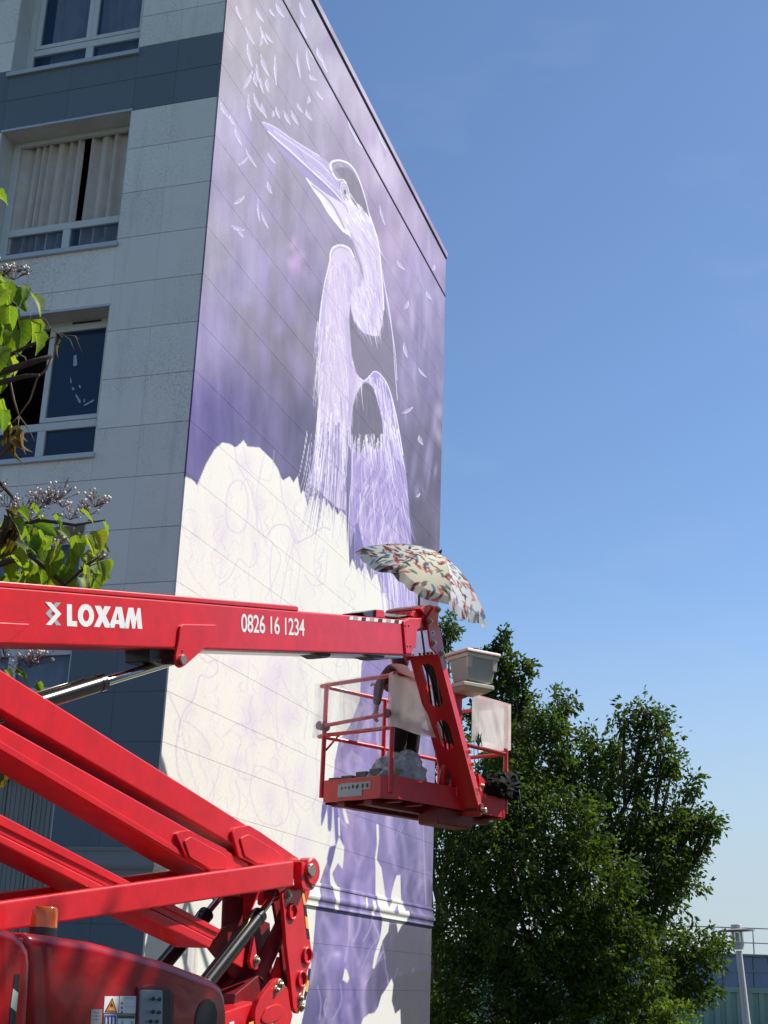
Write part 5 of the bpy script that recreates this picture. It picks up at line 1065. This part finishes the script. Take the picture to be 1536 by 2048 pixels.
bm = bmesh.new(); tip = hub+AX*(HH-.02); tube(bm, [tip, tip+AX*.02, tip+AX*.05, tip+AX*.075], [.03, .022, .014, .004], 12); fin(bm, 'finial', BLACKV, par, smooth=True)
bm = bmesh.new(); tube(bm, [tip, hub+AX*.05, hub-AX*.05], .012, 10); fin(bm, 'shaft', BLACKV, par, smooth=True)
pb = at(838, 1225, 15.75)
bm = bmesh.new(); tube(bm, [hub-AX*.05, at(838,1180,15.75), pb, Vector((pb.x*.5+para_foot.x*.5, pb.y*.5+para_foot.y*.5, (pb.z+para_foot.z)/2)), para_foot], .013, 10); fin(bm, 'pole', BLACKV, par, smooth=True)
for q in range(NP):
    an = -ph0+q*2*math.pi/NP; d = MA*math.cos(an)+MB_*math.sin(an)
    bm = bmesh.new(); tube(bm, [hub+d*(RA*t)+AX*(HH*(1-t**1.9)-.012-.045*(1 if t > .96 else 0)*0) for t in (.04,.25,.5,.75,.95)], .004, 6); fin(bm, 'rib', ALU, par, smooth=True)

# ------------------------------------------------------------ painter in the basket
SKIN = mat('skin', (.42,.24,.17), .55, noise=.1, nscale=20); HOOD = mat('maroon_cloth', (.085,.006,.014), .85, noise=.3, nscale=30, bump=.3, bscale=80); SHORT = mat('black_shorts', (.008,.008,.009), .9, noise=.2, nscale=30)
pf = bp(.80, .46, -.17); FD = B2; SD = B1     # faces the mural
per = root('person', pf, 'painter in a dark maroon hooded top and black shorts, standing in the lift basket', 'person')
def pp(f, s, z): return pf+FD*f+SD*s+Z*z*1.07
def skin_body(name, verts, edges, radii, mt, rootv=0, sub=2, parent=per):
    me = bpy.data.meshes.new('b'); me.from_pydata([tuple(v) for v in verts], edges, []); o = bpy.data.objects.new('b', me); C.objects.link(o)
    m1 = o.modifiers.new('s', 'SKIN'); m1.use_smooth_shade = True
    for i, r in enumerate(radii):
        r = r if isinstance(r, tuple) else (r, r); me.skin_vertices[0].data[i].radius = r; me.skin_vertices[0].data[i].use_root = (i == rootv)
    m2 = o.modifiers.new('u', 'SUBSURF'); m2.levels = sub; m2.render_levels = sub
    dg = bpy.context.evaluated_depsgraph_get(); dg.update(); e = bpy.data.meshes.new_from_object(o.evaluated_get(dg)); bpy.data.objects.remove(o)
    e.transform(Matrix.Translation(-ORG[parent.name])); e.name = name
    for p in e.polygons: p.use_smooth = True
    e.materials.clear(); return link(name, e, mt, parent)
# one continuous body: pelvis root, legs, spine leaning to the wall, arms with five-fingered hands, neck, head
V_, E_2, R_2 = [], [], []
def av(p, r, par_=None):
    V_.append(p); R_2.append(r)
    if par_ is not None: E_2.append((par_, len(V_)-1))
    return len(V_)-1
pel = av(pp(0,0,.95), .13)
for s in (-1, 1):
    h = av(pp(.0,.10*s,.88), .088, pel); kn = av(pp(.05,.11*s,.50), .058, h); an = av(pp(.0,.12*s,.09), .038, kn); av(pp(.03,.12*s,.035), .042, an); ft = av(pp(.17,.13*s,.035), .036, len(V_)-1)
sp = av(pp(.04,0,1.12), .125, pel); chst = av(pp(.12,0,1.33), (.15,.12), sp); nk = av(pp(.18,0,1.48), .058, chst); hd = av(pp(.21,0,1.60), .082, nk); av(pp(.235,0,1.70), .088, hd)
hands = []
for s, el, wr in ((-1, (.16,-.34,1.20), (.20,-.33,.95)), (1, (.36,.28,1.25), (.62,.22,1.34))):
    sh = av(pp(.13,.19*s,1.38), .062, chst); e_ = av(pp(*el), .044, sh); w_ = av(pp(*wr), .028, e_); hands.append((w_, el, wr, s))
    ed_ = (pp(*wr)-pp(*el)).normalized(); sd_ = ed_.cross(Z if abs(ed_.z) < .8 else FD).normalized()
    palm = av(pp(*wr)+ed_*.07, .034, w_)
skin_body('body', V_, E_2, R_2, SKIN)
for w_, el, wr, s in hands:                # fingers curl loosely, rooted inside the palm
    ed_ = (pp(*wr)-pp(*el)).normalized(); sd_ = ed_.cross(Z if abs(ed_.z) < .8 else FD).normalized(); nd = ed_.cross(sd_).normalized(); base_ = pp(*wr)+ed_*.075
    for k, ln in enumerate((.070,.080,.075,.058)):
        b0 = base_+sd_*(-.027+.018*k); vs = [b0, b0+ed_*ln*.45, b0+ed_*ln*.8+nd*ln*.3, b0+ed_*ln*.85+nd*ln*.62]
        skin_body('finger', vs, [(0,1),(1,2),(2,3)], [.0095,.0088,.008,.007], SKIN, sub=1)
    b0 = pp(*wr)+ed_*.04-sd_*.022; skin_body('thumb', [b0, b0-sd_*.03+ed_*.025, b0-sd_*.035+ed_*.05+nd*.02], [(0,1),(1,2)], [.012,.010,.008], SKIN, sub=1)
# clothing
V_, E_2, R_2 = [], [], []
p0 = av(pp(0,0,.96), .155)
for s in (-1, 1): a_ = av(pp(.01,.105*s,.84), .115, p0); av(pp(.04,.115*s,.62), .105, a_); av(pp(.05,.118*s,.46), .098, len(V_)-1)
skin_body('shorts', V_, E_2, R_2, SHORT)
V_, E_2, R_2 = [], [], []
p0 = av(pp(0,0,.92), .17); a_ = av(pp(.03,0,1.12), .165, p0); c0_ = av(pp(.11,0,1.34), (.19,.155), a_); av(pp(.15,0,1.45), .10, c0_)
for s, el, wr in ((-1, (.16,-.34,1.20), (.20,-.33,.95)), (1, (.36,.28,1.25), (.62,.22,1.34))):
    sh = av(pp(.12,.20*s,1.385), .085, c0_); e_ = av(pp(*el), .066, sh); q = pp(*el).lerp(pp(*wr), .86); av(q, .045, e_)
skin_body('hooded_top', V_, E_2, R_2, HOOD)
V_, E_2, R_2 = [], [], []
p0 = av(pp(.12,0,1.42), .11); a_ = av(pp(.15,0,1.60), .112, p0); av(pp(.175,0,1.70), .108, a_); skin_body('hood', V_, E_2, R_2, HOOD)
bm = bmesh.new(); hc = pp(.235,0,1.655); tube(bm, [hc+FD*.075+Z*.02, hc+FD*.10-Z*.005, hc+FD*.105-Z*.025, hc+FD*.08-Z*.03], [.008,.014,.016,.008], 8); fin(bm, 'nose', SKIN, per, smooth=True)
for s in (-1, 1):
    bm = bmesh.new(); bmesh.ops.create_uvsphere(bm, u_segments=12, v_segments=8, radius=.012); bmesh.ops.translate(bm, verts=bm.verts, vec=hc+FD*.082+SD*.032*s+Z*.03); fin(bm, 'eye', WHITEV, per, smooth=True)
bm = bmesh.new(); tube(bm, [hc+FD*.088+SD*-.025-Z*.055, hc+FD*.095-Z*.052, hc+FD*.088+SD*.025-Z*.055], .006, 6); fin(bm, 'mouth', REDD, per, smooth=True)
bm = bmesh.new()
for s in (-1, 1):
    c = pp(.05,.12*s,.0); 
    tube(bm, [c-FD*.06+Z*.045, c+FD*.02+Z*.05, c+FD*.12+Z*.04, c+FD*.19+Z*.035], [.045,.055,.05,.03], 12)
fin(bm, 'shoes', BLACKV, per, smooth=True)

# ------------------------------------------------------------ trees
BARK = mat('bark', (.085,.065,.05), .95, noise=.4, nscale=12, bump=.8, bscale=18, stretch=(1,1,.3))
TL1 = leaf_mat('ash_leaf', (.026,.050,.014), (.052,.088,.016), (.085,.115,.018), .36, .5)
TL2 = leaf_mat('pear_leaf', (.018,.038,.014), (.036,.062,.018), (.085,.11,.020), .40, .4)
TL3 = leaf_mat('shrub_leaf', (.06,.10,.015), (.10,.15,.02), (.14,.18,.03), .4, .5)
def limb(bm, a, b, r0, r1, rnd, wob=.08, n=7):
    a, b = Vector(a), Vector(b); l = (b-a).length; P = []
    for i in range(n+1):
        t = i/n; P.append(a.lerp(b, t)+Vector((rnd.uniform(-1,1), rnd.uniform(-1,1), rnd.uniform(-.5,.5)))*wob*l*math.sin(math.pi*t)*.5+Vector((0,0,-.10*l*math.sin(math.pi*t))))
    tube(bm, P, [r0+(r1-r0)*i/n for i in range(n+1)], 7); return P
def leaves_mesh(name, pts, dirs, size, aspect, m, parent, rnd, droop=.5, kind='stuff'):
    n = len(pts); pts = np.array(pts); g = np.random.default_rng(rnd)
    d = np.array(dirs)+g.normal(0, .55, (n, 3)); d[:, 2] -= droop; d /= np.linalg.norm(d, axis=1)[:, None]
    u = g.normal(0, 1, (n, 3)); u[:, 2] *= .4; s = np.cross(d, u); s /= np.linalg.norm(s, axis=1)[:, None]+1e-9; nn = np.cross(d, s)
    L_ = size*g.uniform(.6, 1.3, n)[:, None]; Wd = L_*aspect
    b = pts; m1 = pts+d*L_*.45+s*Wd*.5+nn*L_*.06; m2 = pts+d*L_*.45-s*Wd*.5+nn*L_*.06; mid = pts+d*L_*.5-nn*L_*.05; t = pts+d*L_-nn*L_*.12
    V = np.stack([b, m1, mid, m2, t], 1).reshape(-1, 3)-np.array(ORG[parent.name])
    k = np.arange(n)*5; F = np.concatenate([np.stack([k, k+1, k+2], 1), np.stack([k, k+2, k+3], 1), np.stack([k+1, k+4, k+2], 1), np.stack([k+2, k+4, k+3], 1)])
    me = bpy.data.meshes.new(name); me.vertices.add(len(V)); me.vertices.foreach_set('co', V.astype(np.float32).ravel()); me.loops.add(len(F)*3); me.loops.foreach_set('vertex_index', ids(F).ravel()); me.polygons.add(len(F)); me.polygons.foreach_set('loop_start', ids(np.arange(len(F))*3)); me.update(calc_edges=True)
    o = link(name, me, m, parent); o['kind'] = kind; return o
def tree(label, foot, blobs_, m, seed, leaf=.11, aspect=.45, dens=1.0, trunk_r=.22, spray=.55, twig_n=5, name='tree', cat='tree', droop=.5, per_spray=26, fork=None):
    # blobs_: (centre, radius xyz) masses of foliage reached by limbs from the trunk
    rnd = random.Random(seed); rt = root(name, foot, label, cat)
    top = max(b[0].z for b in blobs_); cx = sum(b[0].x for b in blobs_)/len(blobs_); cy = sum(b[0].y for b in blobs_)/len(blobs_)
    fk = fork or Vector((foot.x*.6+cx*.4, foot.y*.6+cy*.4, foot.z+(top-foot.z)*.35))
    bm = bmesh.new(); TP = limb(bm, foot, fk, trunk_r, trunk_r*.7, rnd, .05); fin(bm, 'trunk', BARK, rt, smooth=True)
    bm = bmesh.new(); pts, dirs = [], []
    for c, rad in blobs_:
        st_ = TP[rnd.randrange(4, len(TP))]; P = limb(bm, st_, c, trunk_r*.42, trunk_r*.10, rnd, .12)
        rx, ry, rz = rad; vol = (rx*ry*rz)**(2/3); ns = max(8, int(dens*vol*95))
        for q in range(ns):
            v = Vector((rnd.gauss(0,1), rnd.gauss(0,1), rnd.gauss(0,1))).normalized(); k_ = rnd.uniform(.35, 1.06)**.6
            e = c+Vector((v.x*rx*k_, v.y*ry*k_, v.z*rz*k_)); s_ = P[rnd.randrange(3, len(P))]
            if q % 9 == 0: limb(bm, s_, e, trunk_r*.07, .006, rnd, .15, 4)
            out = (e-c).normalized()*.6+Vector((rnd.uniform(-.5,.5), rnd.uniform(-.5,.5), rnd.uniform(-.3,.5)))
            out.normalize(); a0 = e-out*spray*.5
            for j in range(per_spray):
                t = rnd.random(); pos = a0+out*spray*t+Vector((rnd.gauss(0,.10), rnd.gauss(0,.10), rnd.gauss(0,.08)))*spray/.55*(1.1-.5*t)
                pts.append(tuple(pos)); dirs.append(tuple(out*.7+(pos-a0-out*spray*t)*4))
    fin(bm, 'branches', BARK, rt, smooth=True); leaves_mesh('crown', pts, dirs, leaf, aspect, m, rt, seed, droop); return rt
def B(x, y, d, rx, ry=None, rz=None):       # blob from traced centre and radii in pixels
    k = d/FPX; ry = ry or rx; return (at(x, y, d), (rx*k, (rz or (rx+ry)/2)*k, ry*k))
def foot_at(x, d): p = at(x, 2010, d); return Vector((p.x, p.y, 0))
D1 = 30
bl1 = [B(1100,1440,D1,40,50),B(1060,1520,D1,80,70),B(1150,1560,D1,80,60),B(1230,1540,D1+1,60,50),B(1000,1600,D1-1,90,80),B(1110,1650,D1-1.5,100,80),B(1230,1650,D1,80,70),B(1330,1660,D1,50,50),B(1380,1640,D1,45,35),B(1410,1650,D1,30,22),B(1300,1700,D1-.5,70,60),B(1350,1740,D1,60,50),B(1180,1760,D1-2,110,80),B(1010,1720,D1-2,100,80),B(920,1700,D1-1,70,90),B(920,1860,D1-1,70,100),B(1040,1860,D1-2.4,110,90),B(1190,1870,D1-2,110,80),B(1300,1800,D1-.8,70,60),B(1320,1880,D1,60,50),B(1400,1900,D1,50,34),B(1430,1880,D1+.3,30,22),B(1390,1960,D1,50,36),B(1360,1985,D1-.3,40,32),B(1250,1960,D1-1.6,90,70),B(1120,1980,D1-2,110,80),B(980,2010,D1-2,110,90),B(900,2040,D1-1,60,80),B(1270,2040,D1-1,60,50),B(1250,1440,D1+.5,24,30),B(1290,1420,D1+.5,24,30),B(1320,1450,D1+.5,22,30),B(1330,1500,D1+.5,26,30),B(1280,1480,D1+.5,28,28),B(1300,1560,D1+.4,50,36),B(1345,1540,D1+.4,20,24),B(1385,1575,D1+.4,16,16),B(1180,1480,D1+.6,26,30),B(1130,1400,D1+.6,18,22),B(1400,1700,D1,22,20),B(1420,1660,D1,24,12)]
tree('wide dark green ash tree with feathery drooping leaves, right of the mural wall', foot_at(1150, D1), bl1, TL1, 21, leaf=.135, aspect=.46, dens=1.25, trunk_r=.26, spray=.55, per_spray=30)
D2 = 34
bl2 = [B(1004,1275,D2,13,16),B(1004,1300,D2,22,20),B(990,1330,D2,32,30),B(1030,1345,D2,30,34),B(1005,1390,D2,50,40),B(1040,1420,D2,36,30),B(980,1440,D2,50,50),B(1030,1480,D2,50,50),B(965,1320,D2,12,14),B(1010,1560,D2,60,70)]
tree('upright tree with small round leaves, its narrow top beside the storage bin', foot_at(1000, D2), bl2, TL2, 22, leaf=.115, aspect=.72, dens=1.6, trunk_r=.2, spray=.4, per_spray=26, droop=.2)
D3 = 32
bl3 = [B(893,1245,D3,11,18),B(890,1280,D3,16,22),B(898,1262,D3,9,9),B(878,1310,D3,26,30),B(880,1380,D3,30,50),B(885,1480,D3,40,60)]
tree('narrow leafy tree top peeping out behind the boom tip at the wall edge', foot_at(880, D3), bl3, TL1, 23, leaf=.14, aspect=.36, dens=1.7, trunk_r=.16, spray=.42, per_spray=22)
def wb(x, y, z, r, rz=None): return (Vector((x, y, z)), (r, r, rz or r))
tree('tall broad tree standing across the yard, just outside the right edge', Vector((4.4, 14.2, 0)), [wb(3.9,13.9,11.3,1.6),wb(4.3,13.4,11.0,2.0),wb(4.3,13.8,9.2,2.1),wb(4.6,14.0,7.2,2.1),wb(4.6,13.6,5.2,2.0),wb(5.6,13.4,10.0,1.8),wb(5.6,12.6,7.8,1.9),wb(4.6,12.4,11.0,1.6)], TL2, 31, leaf=.20, aspect=.7, dens=.62, trunk_r=.28, spray=.8, per_spray=26)
tree('second broad tree to the right of the lift, outside the photo', Vector((9.5, 12.0, 0)), [wb(9.5,12,5.5,2.6),wb(8.6,10.8,7.2,2.2),wb(10.6,13,7.0,2.2),wb(9.0,13.5,4.4,2.0)], TL2, 32, leaf=.22, aspect=.7, dens=.26, trunk_r=.25, spray=.8, per_spray=26)
tree('third broad tree to the right, beyond the others and outside the photo', Vector((12.5, 24.0, 0)), [wb(12.5,24,5.5,3.0),wb(11,22.5,7.6,2.4),wb(14,25,7.4,2.4),wb(12,26,4.2,2.4)], TL1, 33, leaf=.24, aspect=.6, dens=.22, trunk_r=.25, spray=.9, per_spray=26)
bl4 = [B(1350,2035,26,36,34),B(1310,2060,26,40,34),B(1385,2070,26,30,24)]
tree('low bright yellow-green shrub in front of the green hall, below the ash', foot_at(1340, 26), bl4, TL3, 24, leaf=.09, aspect=.55, dens=2.6, trunk_r=.06, spray=.3, name='shrub', cat='shrub', per_spray=30)

# ------------------------------------------------------------ catalpa beside the facade: every large leaf is its own piece
cat_foot = at(-330, 1700, 10.9); cat_foot.z = 0
ct = root('catalpa_tree', cat_foot, 'catalpa tree with big heart-shaped yellow-green leaves and seed heads, at the left edge', 'tree')
CL = leaf_mat('catalpa_leaf', (.085,.15,.022), (.13,.19,.025), (.21,.25,.03), .42, .38, 1.9, veins=True); CLD = leaf_mat('withered_leaf', (.09,.06,.03), (.16,.12,.06), (.12,.08,.04), .25, .8)
def heart(seed, fold, curl):
    r_ = random.Random(seed); n = 9; V = []; F = []
    for i in range(n+1):
        t = i/n; w_ = .40*(math.sin(math.pi*min(1, t**.62)))**.8*(1-.12*t) if 0 < t < 1 else 0
        if i == 1: w_ *= 1.05
        y = t-.0; y_edge = y-.10*(1-t)**2*(1 if i else 0)
        zc = -curl*t*t; ze = zc+fold*w_*1.0+.03*math.sin(i*1.9+seed)
        V += [(-w_, y_edge, ze), (-w_*.5, y-.03*(1-t), zc+fold*w_*.45), (0, y, zc), (w_*.5, y-.03*(1-t), zc+fold*w_*.45), (w_, y_edge, ze+.02*math.sin(i*2.3))]
    for i in range(n):
        for j in range(4): a = i*5+j; F.append((a, a+1, a+6, a+5))
    V += [(0, 0, 0), (.012, -.35, .10), (-.012, -.35, .10)]; k = len(V); F.append((k-3, k-2, k-1))
    me = bpy.data.meshes.new('leaf'); me.from_pydata(V, [], F); me.update()
    for p in me.polygons: p.use_smooth = True
    return me
HM_ = [heart(i, .35+.25*(i % 3), .15+.12*(i % 4)) for i in range(6)]
for me in HM_: me.materials.append(CL)
HD_ = [heart(i+9, 1.3, .8) for i in range(2)]
for me in HD_: me.materials.append(CLD)
rc = random.Random(77)
def leaf_at(x, y, d, size, ang, dead=False):
    me = rc.choice(HD_ if dead else HM_); o = bpy.data.objects.new('leaf', me); C.objects.link(o); o.parent = ct
    p = at(x, y, d); tipd = (CR*math.sin(ang)-CU*math.cos(ang)+CF*rc.uniform(-.45,.45)).normalized()
    nrm = (-CF*rc.uniform(.2,1)+SUN*rc.uniform(.2,1.1)+Vector((rc.uniform(-.7,.7), rc.uniform(-.7,.7), rc.uniform(-.1,.7)))).normalized(); xx = tipd.cross(nrm).normalized(); nrm = xx.cross(tipd)
    Mx = Matrix((xx*size*(.35 if dead else 1), tipd*size, nrm*size)).transposed().to_4x4(); Mx.translation = p-ORG[ct.name]; o.matrix_basis = Mx
TD = 10.9
for (x, y, l, a) in [(-8,392,40,1.2),(5,565,50,.3),(40,575,52,.1),(62,590,50,.7),(20,610,55,-.1),(5,640,60,.1),(40,640,66,.15),(28,655,60,.0),(62,640,50,.2),(70,665,46,.3),(-5,690,60,.2),(0,740,50,.1),(12,580,50,-.4),(-6,600,60,.6),(0,800,60,.2),(5,820,46,.1),(48,570,40,.2)]:
    leaf_at(x, y, TD+rc.uniform(-.35,.35), l/FPX*TD*1.0, a)
for (x, y, l, a) in [(160,1020,34,.9),(205,1042,40,.5),(188,1065,44,.4),(25,1040,36,.8),(35,1020,30,.9),(60,1015,30,1),(105,1030,40,.6),(150,1070,46,.3),(170,1075,40,.5),(100,1100,56,.1),(110,1080,46,.3),(175,1110,40,.0),(200,1125,36,.4),(210,1120,30,.3),(75,1060,46,.5),(50,1050,44,.2),(140,1100,50,.2),(165,1130,40,.3),(205,1150,20,.1),(130,1130,36,.2),(60,1100,50,.7),(20,1110,60,.8)]:
    leaf_at(x, y, TD+rc.uniform(-.35,.2), l/FPX*TD*1.05, a)
for _ in range(120):
    x = rc.uniform(-60, 190); y = rc.uniform(1035 if x < 130 else 1070, 1240)
    leaf_at(x, y, TD+rc.uniform(0,1.0), rc.uniform(34, 58)/FPX*TD, rc.uniform(-.9, 1.2))
for _ in range(46): leaf_at(rc.uniform(-90, 30), rc.uniform(540, 760), TD+rc.uniform(.1,.8), rc.uniform(40, 60)/FPX*TD, rc.uniform(-.8, .9))
for (x, y, l, a) in [(75,1365,24,.5),(30,1345,26,1.2),(10,1340,26,.8),(45,1350,20,.6)]: leaf_at(x, y, TD, l/FPX*TD, a)
for (x, y, l) in [(20,850,44),(30,860,50),(14,860,60),(50,862,44),(36,870,40),(26,880,46),(44,850,40),(8,1030,60),(18,1040,70),(12,1020,60),(22,1060,50),(4,1060,60),(14,1085,44),(6,1545,50),(2,1530,60),(120,680,16),(118,692,20),(12,1500,60)]:
    leaf_at(x, y, TD+rc.uniform(-.2,.2), l/FPX*TD, rc.uniform(-.5,.5), True)
BR2 = mat('pale_twig', (.22,.17,.12), .9, noise=.3, nscale=30)
bm = bmesh.new(); tr0 = cat_foot+Z*2.2; limb(bm, cat_foot, tr0, .16, .13, rc, .03); limb(bm, tr0, at(-150,1150,TD+.6), .12, .07, rc, .05); limb(bm, tr0, at(-260,900,TD+.3), .12, .07, rc, .05); fin(bm, 'trunk', BARK, ct, smooth=True)
bm = bmesh.new()
def tw(pts, r0, r1, d=TD, b=None):
    P = [at(x, y, d+rc.uniform(-.05,.05)) for x, y in pts]; tube(b or bm, P, [r0+(r1-r0)*i/(len(P)-1) for i in range(len(P))], 7)
tw([(-260,900),(-120,800),(0,745),(60,725),(104,712)], .05, .018); tw([(-260,900),(-100,820),(0,765),(50,752),(78,750)], .04, .012); tw([(-120,800),(-40,740),(10,715),(60,690),(112,672)], .03, .008); tw([(-260,900),(-160,700),(-60,600),(10,590),(30,610),(38,660)], .04, .010)
tw([(-150,1150),(-40,1140),(60,1110),(130,1170),(175,1130),(200,1112)], .035, .008); tw([(-150,1150),(0,1060),(80,1040),(150,1050),(210,1040)], .03, .006); tw([(-60,930),(0,965),(28,998)], .022, .014); tw([(-40,1180),(100,1190),(160,1200)], .03, .01); tw([(-200,1000),(-90,985),(-20,1000)], .03, .01)
fin(bm, 'branches', BARK, ct, smooth=True)
bm = bmesh.new()
for P, r_0 in [([(16,745),(28,800),(38,832)],.011),([(104,715),(92,740),(75,755),(60,800),(38,832)],.011),([(30,705),(50,715),(55,732)],.009),([(120,665),(140,680),(148,700)],.005),([(125,670),(150,672),(158,690),(164,706)],.005),([(150,672),(158,680)],.004),([(70,630),(92,640),(100,655),(118,668),(125,675)],.005),([(80,622),(100,620),(90,632)],.004),([(38,832),(50,848),(62,868),(68,882)],.006),([(38,832),(20,850),(10,870)],.005),([(38,832),(35,860),(30,880)],.005),([(176,1040),(200,1044)],.006),([(172,1135),(190,1128),(205,1126)],.006),([(160,1150),(180,1148),(205,1172)],.006),([(0,1320),(20,1330),(45,1345)],.006),([(20,1495),(16,1530),(8,1570)],.008)]: tw(P, r_0, r_0*.5)
fin(bm, 'twigs', BR2, ct, smooth=True)['kind'] = 'stuff'
# seed heads and small pale flowers: thin stalks with beads
STK = mat('mauve_stalk', (.16,.10,.11), .8); BUD = mat('cream_bud', (.85,.80,.70), .7)
bs = bmesh.new(); bb = bmesh.new()
def panicle(x, y, n, spread, up=True, d=TD, buds=.4):
    c = at(x, y, d)
    for k in range(n):
        a_ = rc.uniform(-1.3, 1.3); l = rc.uniform(.4, 1)*spread/FPX*d; dv = (CR*math.sin(a_)+CU*math.cos(a_)*(1 if up else -1)+CF*rc.uniform(-.5,.5)).normalized(); m_ = c+dv*l*.5+CU*rc.uniform(-.01,.01); e = c+dv*l
        tube(bs, [c, m_, e], .0022, 4)
        for q in range(2):
            e2 = e+Vector((rc.uniform(-.03,.03), rc.uniform(-.03,.03), rc.uniform(-.02,.03))); tube(bs, [m_, e2], .0016, 4)
            if rc.random() < buds: bmesh.ops.create_icosphere(bb, subdivisions=1, radius=rc.uniform(.008,.015), matrix=Matrix.Translation(e2))
            else: bmesh.ops.create_icosphere(bs, subdivisions=1, radius=.006, matrix=Matrix.Translation(e2))
for (x, y, n, s) in [(28,560,16,40),(5,552,14,36),(36,545,10,24),(15,1015,12,34),(45,1025,14,40),(75,1020,16,44),(95,1010,18,46),(120,1000,14,44),(125,1015,10,30),(190,1015,18,40),(180,1030,14,38),(196,1122,12,24),(60,1040,14,36),(140,1040,10,30),(10,1320,12,30),(60,1335,18,44),(75,1330,14,40),(0,985,10,30),(120,1090,8,20)]: panicle(x, y, n, s)
bs_o = fin(bs, 'seed_heads', STK, ct); bb_o = fin(bb, 'flower_buds', BUD, ct, smooth=True); bs_o['kind'] = 'stuff'; bb_o['kind'] = 'stuff'

# ------------------------------------------------------------ street lamp
LAMPG = mat('lamp_grey', (.66,.63,.60), .45, metal=.1, noise=.1, nscale=8); LD = 38.0
_lp = at(1480, 1950, LD); _ln = Vector((CF.x, CF.y, 0)).normalized(); lt_ = on(1472, 1850, _lp, _ln); lb_ = on(1493.5, 2048, _lp, _ln); dirv = (lt_-lb_).normalized(); lf = lb_-dirv*(lb_.z/dirv.z)
lp = root('street_lamp', lf, 'grey street lamp with a flat round hood and glass cylinder, lower right corner', 'street lamp')
def lz(y): return lt_.lerp(lb_, (y-1850)/198)
def ring(name, y0, y1, r0, r1, m, n=28, bev=.004): bm = bmesh.new(); tube(bm, [lz(y0), lz(y1)], [r0, r1], n); return fin(bm, name, m, lp, smooth=True, angle=.6, bevel=bev)
bm = bmesh.new(); tube(bm, [lz(1902), lf], [.085, .12], 20); fin(bm, 'pole', LAMPG, lp, smooth=True, angle=.6)
ring('cap', 1849, 1857, .148, .15, LAMPG); bm = bmesh.new(); tube(bm, [lz(1857), lz(1860), lz(1863.5)], [.16, .50, .50], 40); fin(bm, 'hood', mat('hood_bronze', (.26,.22,.20), .5), lp, smooth=True, angle=.6)
LG = film_mat('lamp_glass', (.6,.6,.6), .35, .5, 2, .1, (1,1,1)); ring('glass_cylinder', 1863.5, 1888, .17, .17, LG); ring('lower_body', 1888, 1900, .17, .15, LAMPG); ring('lamp_bulb', 1866, 1884, .05, .05, WHITEV); ring('band', 1886, 1889, .178, .178, LAMPG)
for k in range(4):
    an = k*math.pi/2+.5; o_ = (CR*math.cos(an)+CF*math.sin(an))*.16; bm = bmesh.new(); tube(bm, [lz(1860)+o_, lz(1889)+o_], .014, 8); fin(bm, 'stay', LAMPG, lp, smooth=True)

# ------------------------------------------------------------ green hall in the distance
HDIS = 62.0
GRNM = mat('green_cladding', (.26,.38,.32), .55, noise=.12, nscale=.8); BLUM = mat('blue_grey_cladding', (.20,.25,.38), .5, noise=.15, nscale=1.0); TRIM = mat('hall_trim', (.17,.20,.19), .5)
hp = at(1500, 1912, HDIS); hn = -Vector((CF.x, CF.y, 0)).normalized(); hn = (hn*.98+Vector((.2,0,0))*-.15).normalized(); hx = Vector((-hn.y, hn.x, 0)); 
if hx.dot(CR) < 0: hx = -hx
hb = Vector((hp.x, hp.y, 0)); hall = root('industrial_hall', hb, 'long low hall clad in green and blue-grey ribbed sheet with a roof railing', 'building')
def hz(y): return on(1500, y, hp, hn).z
zr, zm, z2 = hz(1908), hz(1975), hz(1986)
def hbx(name, x0, x1, d0, d1, z0, z1, m, bev=0, parent=hall, label=None):
    bm = bmesh.new(); o = hb+hx*x0+hn*d0; prism(bm, [o+Z*z0, o+hx*(x1-x0)+Z*z0, o+hx*(x1-x0)+hn*(d1-d0)+Z*z0, o+hn*(d1-d0)+Z*z0], Z*(z1-z0)); return fin(bm, name, m, parent, bevel=bev, label=label)
hbx('wall', -34, 46, -18, -.02, 0, zr-.1, TRIM)
wl = -16
while wl < 14:
    sh = hbx('upper_panel', wl+.02, wl+.68, -.02, .05, zm, zr-.12, BLUM); 
    wl += .7
wl = -16
while wl < 14:
    bm = bmesh.new(); pr_ = [(0,0),(.10,.0),(.14,.09),(.36,.09),(.40,0),(.50,.0),(.50,-.02),(0,-.02)]
    prism(bm, [hb+hx*(wl+a)+hn*(b+.0) for a, b in pr_], Z*z2); fin(bm, 'lower_panel', GRNM, hall); wl += .505
hbx('band', -34, 46, -.02, .12, z2, zm, GRNM, .01); hbx('eaves', -34, 46, -.3, .16, zr-.12, zr, TRIM, .02); hbx('ledge', -16, 14, .05, .09, zm+(zr-zm)*.46, zm+(zr-zm)*.46+.06, mat('steel_rail',(.24,.27,.34),.5))
RS = bpy.data.materials['steel_rail']; zt1, zt2 = hz(1856), hz(1885.5)
for x in np.arange(-14, 13, 1.78):
    bm = bmesh.new(); tube(bm, [hb+hx*float(x)+hn*-.2+Z*zr, hb+hx*float(x)+hn*-.2+Z*zt1], .028, 8); fin(bm, 'railing_post', RS, hall, smooth=True)
for z_ in (zt1, zt2): bm = bmesh.new(); tube(bm, [hb+hx*-14.2+hn*-.2+Z*z_, hb+hx*12.8+hn*-.2+Z*z_], .028, 8); fin(bm, 'rail', RS, hall, smooth=True)
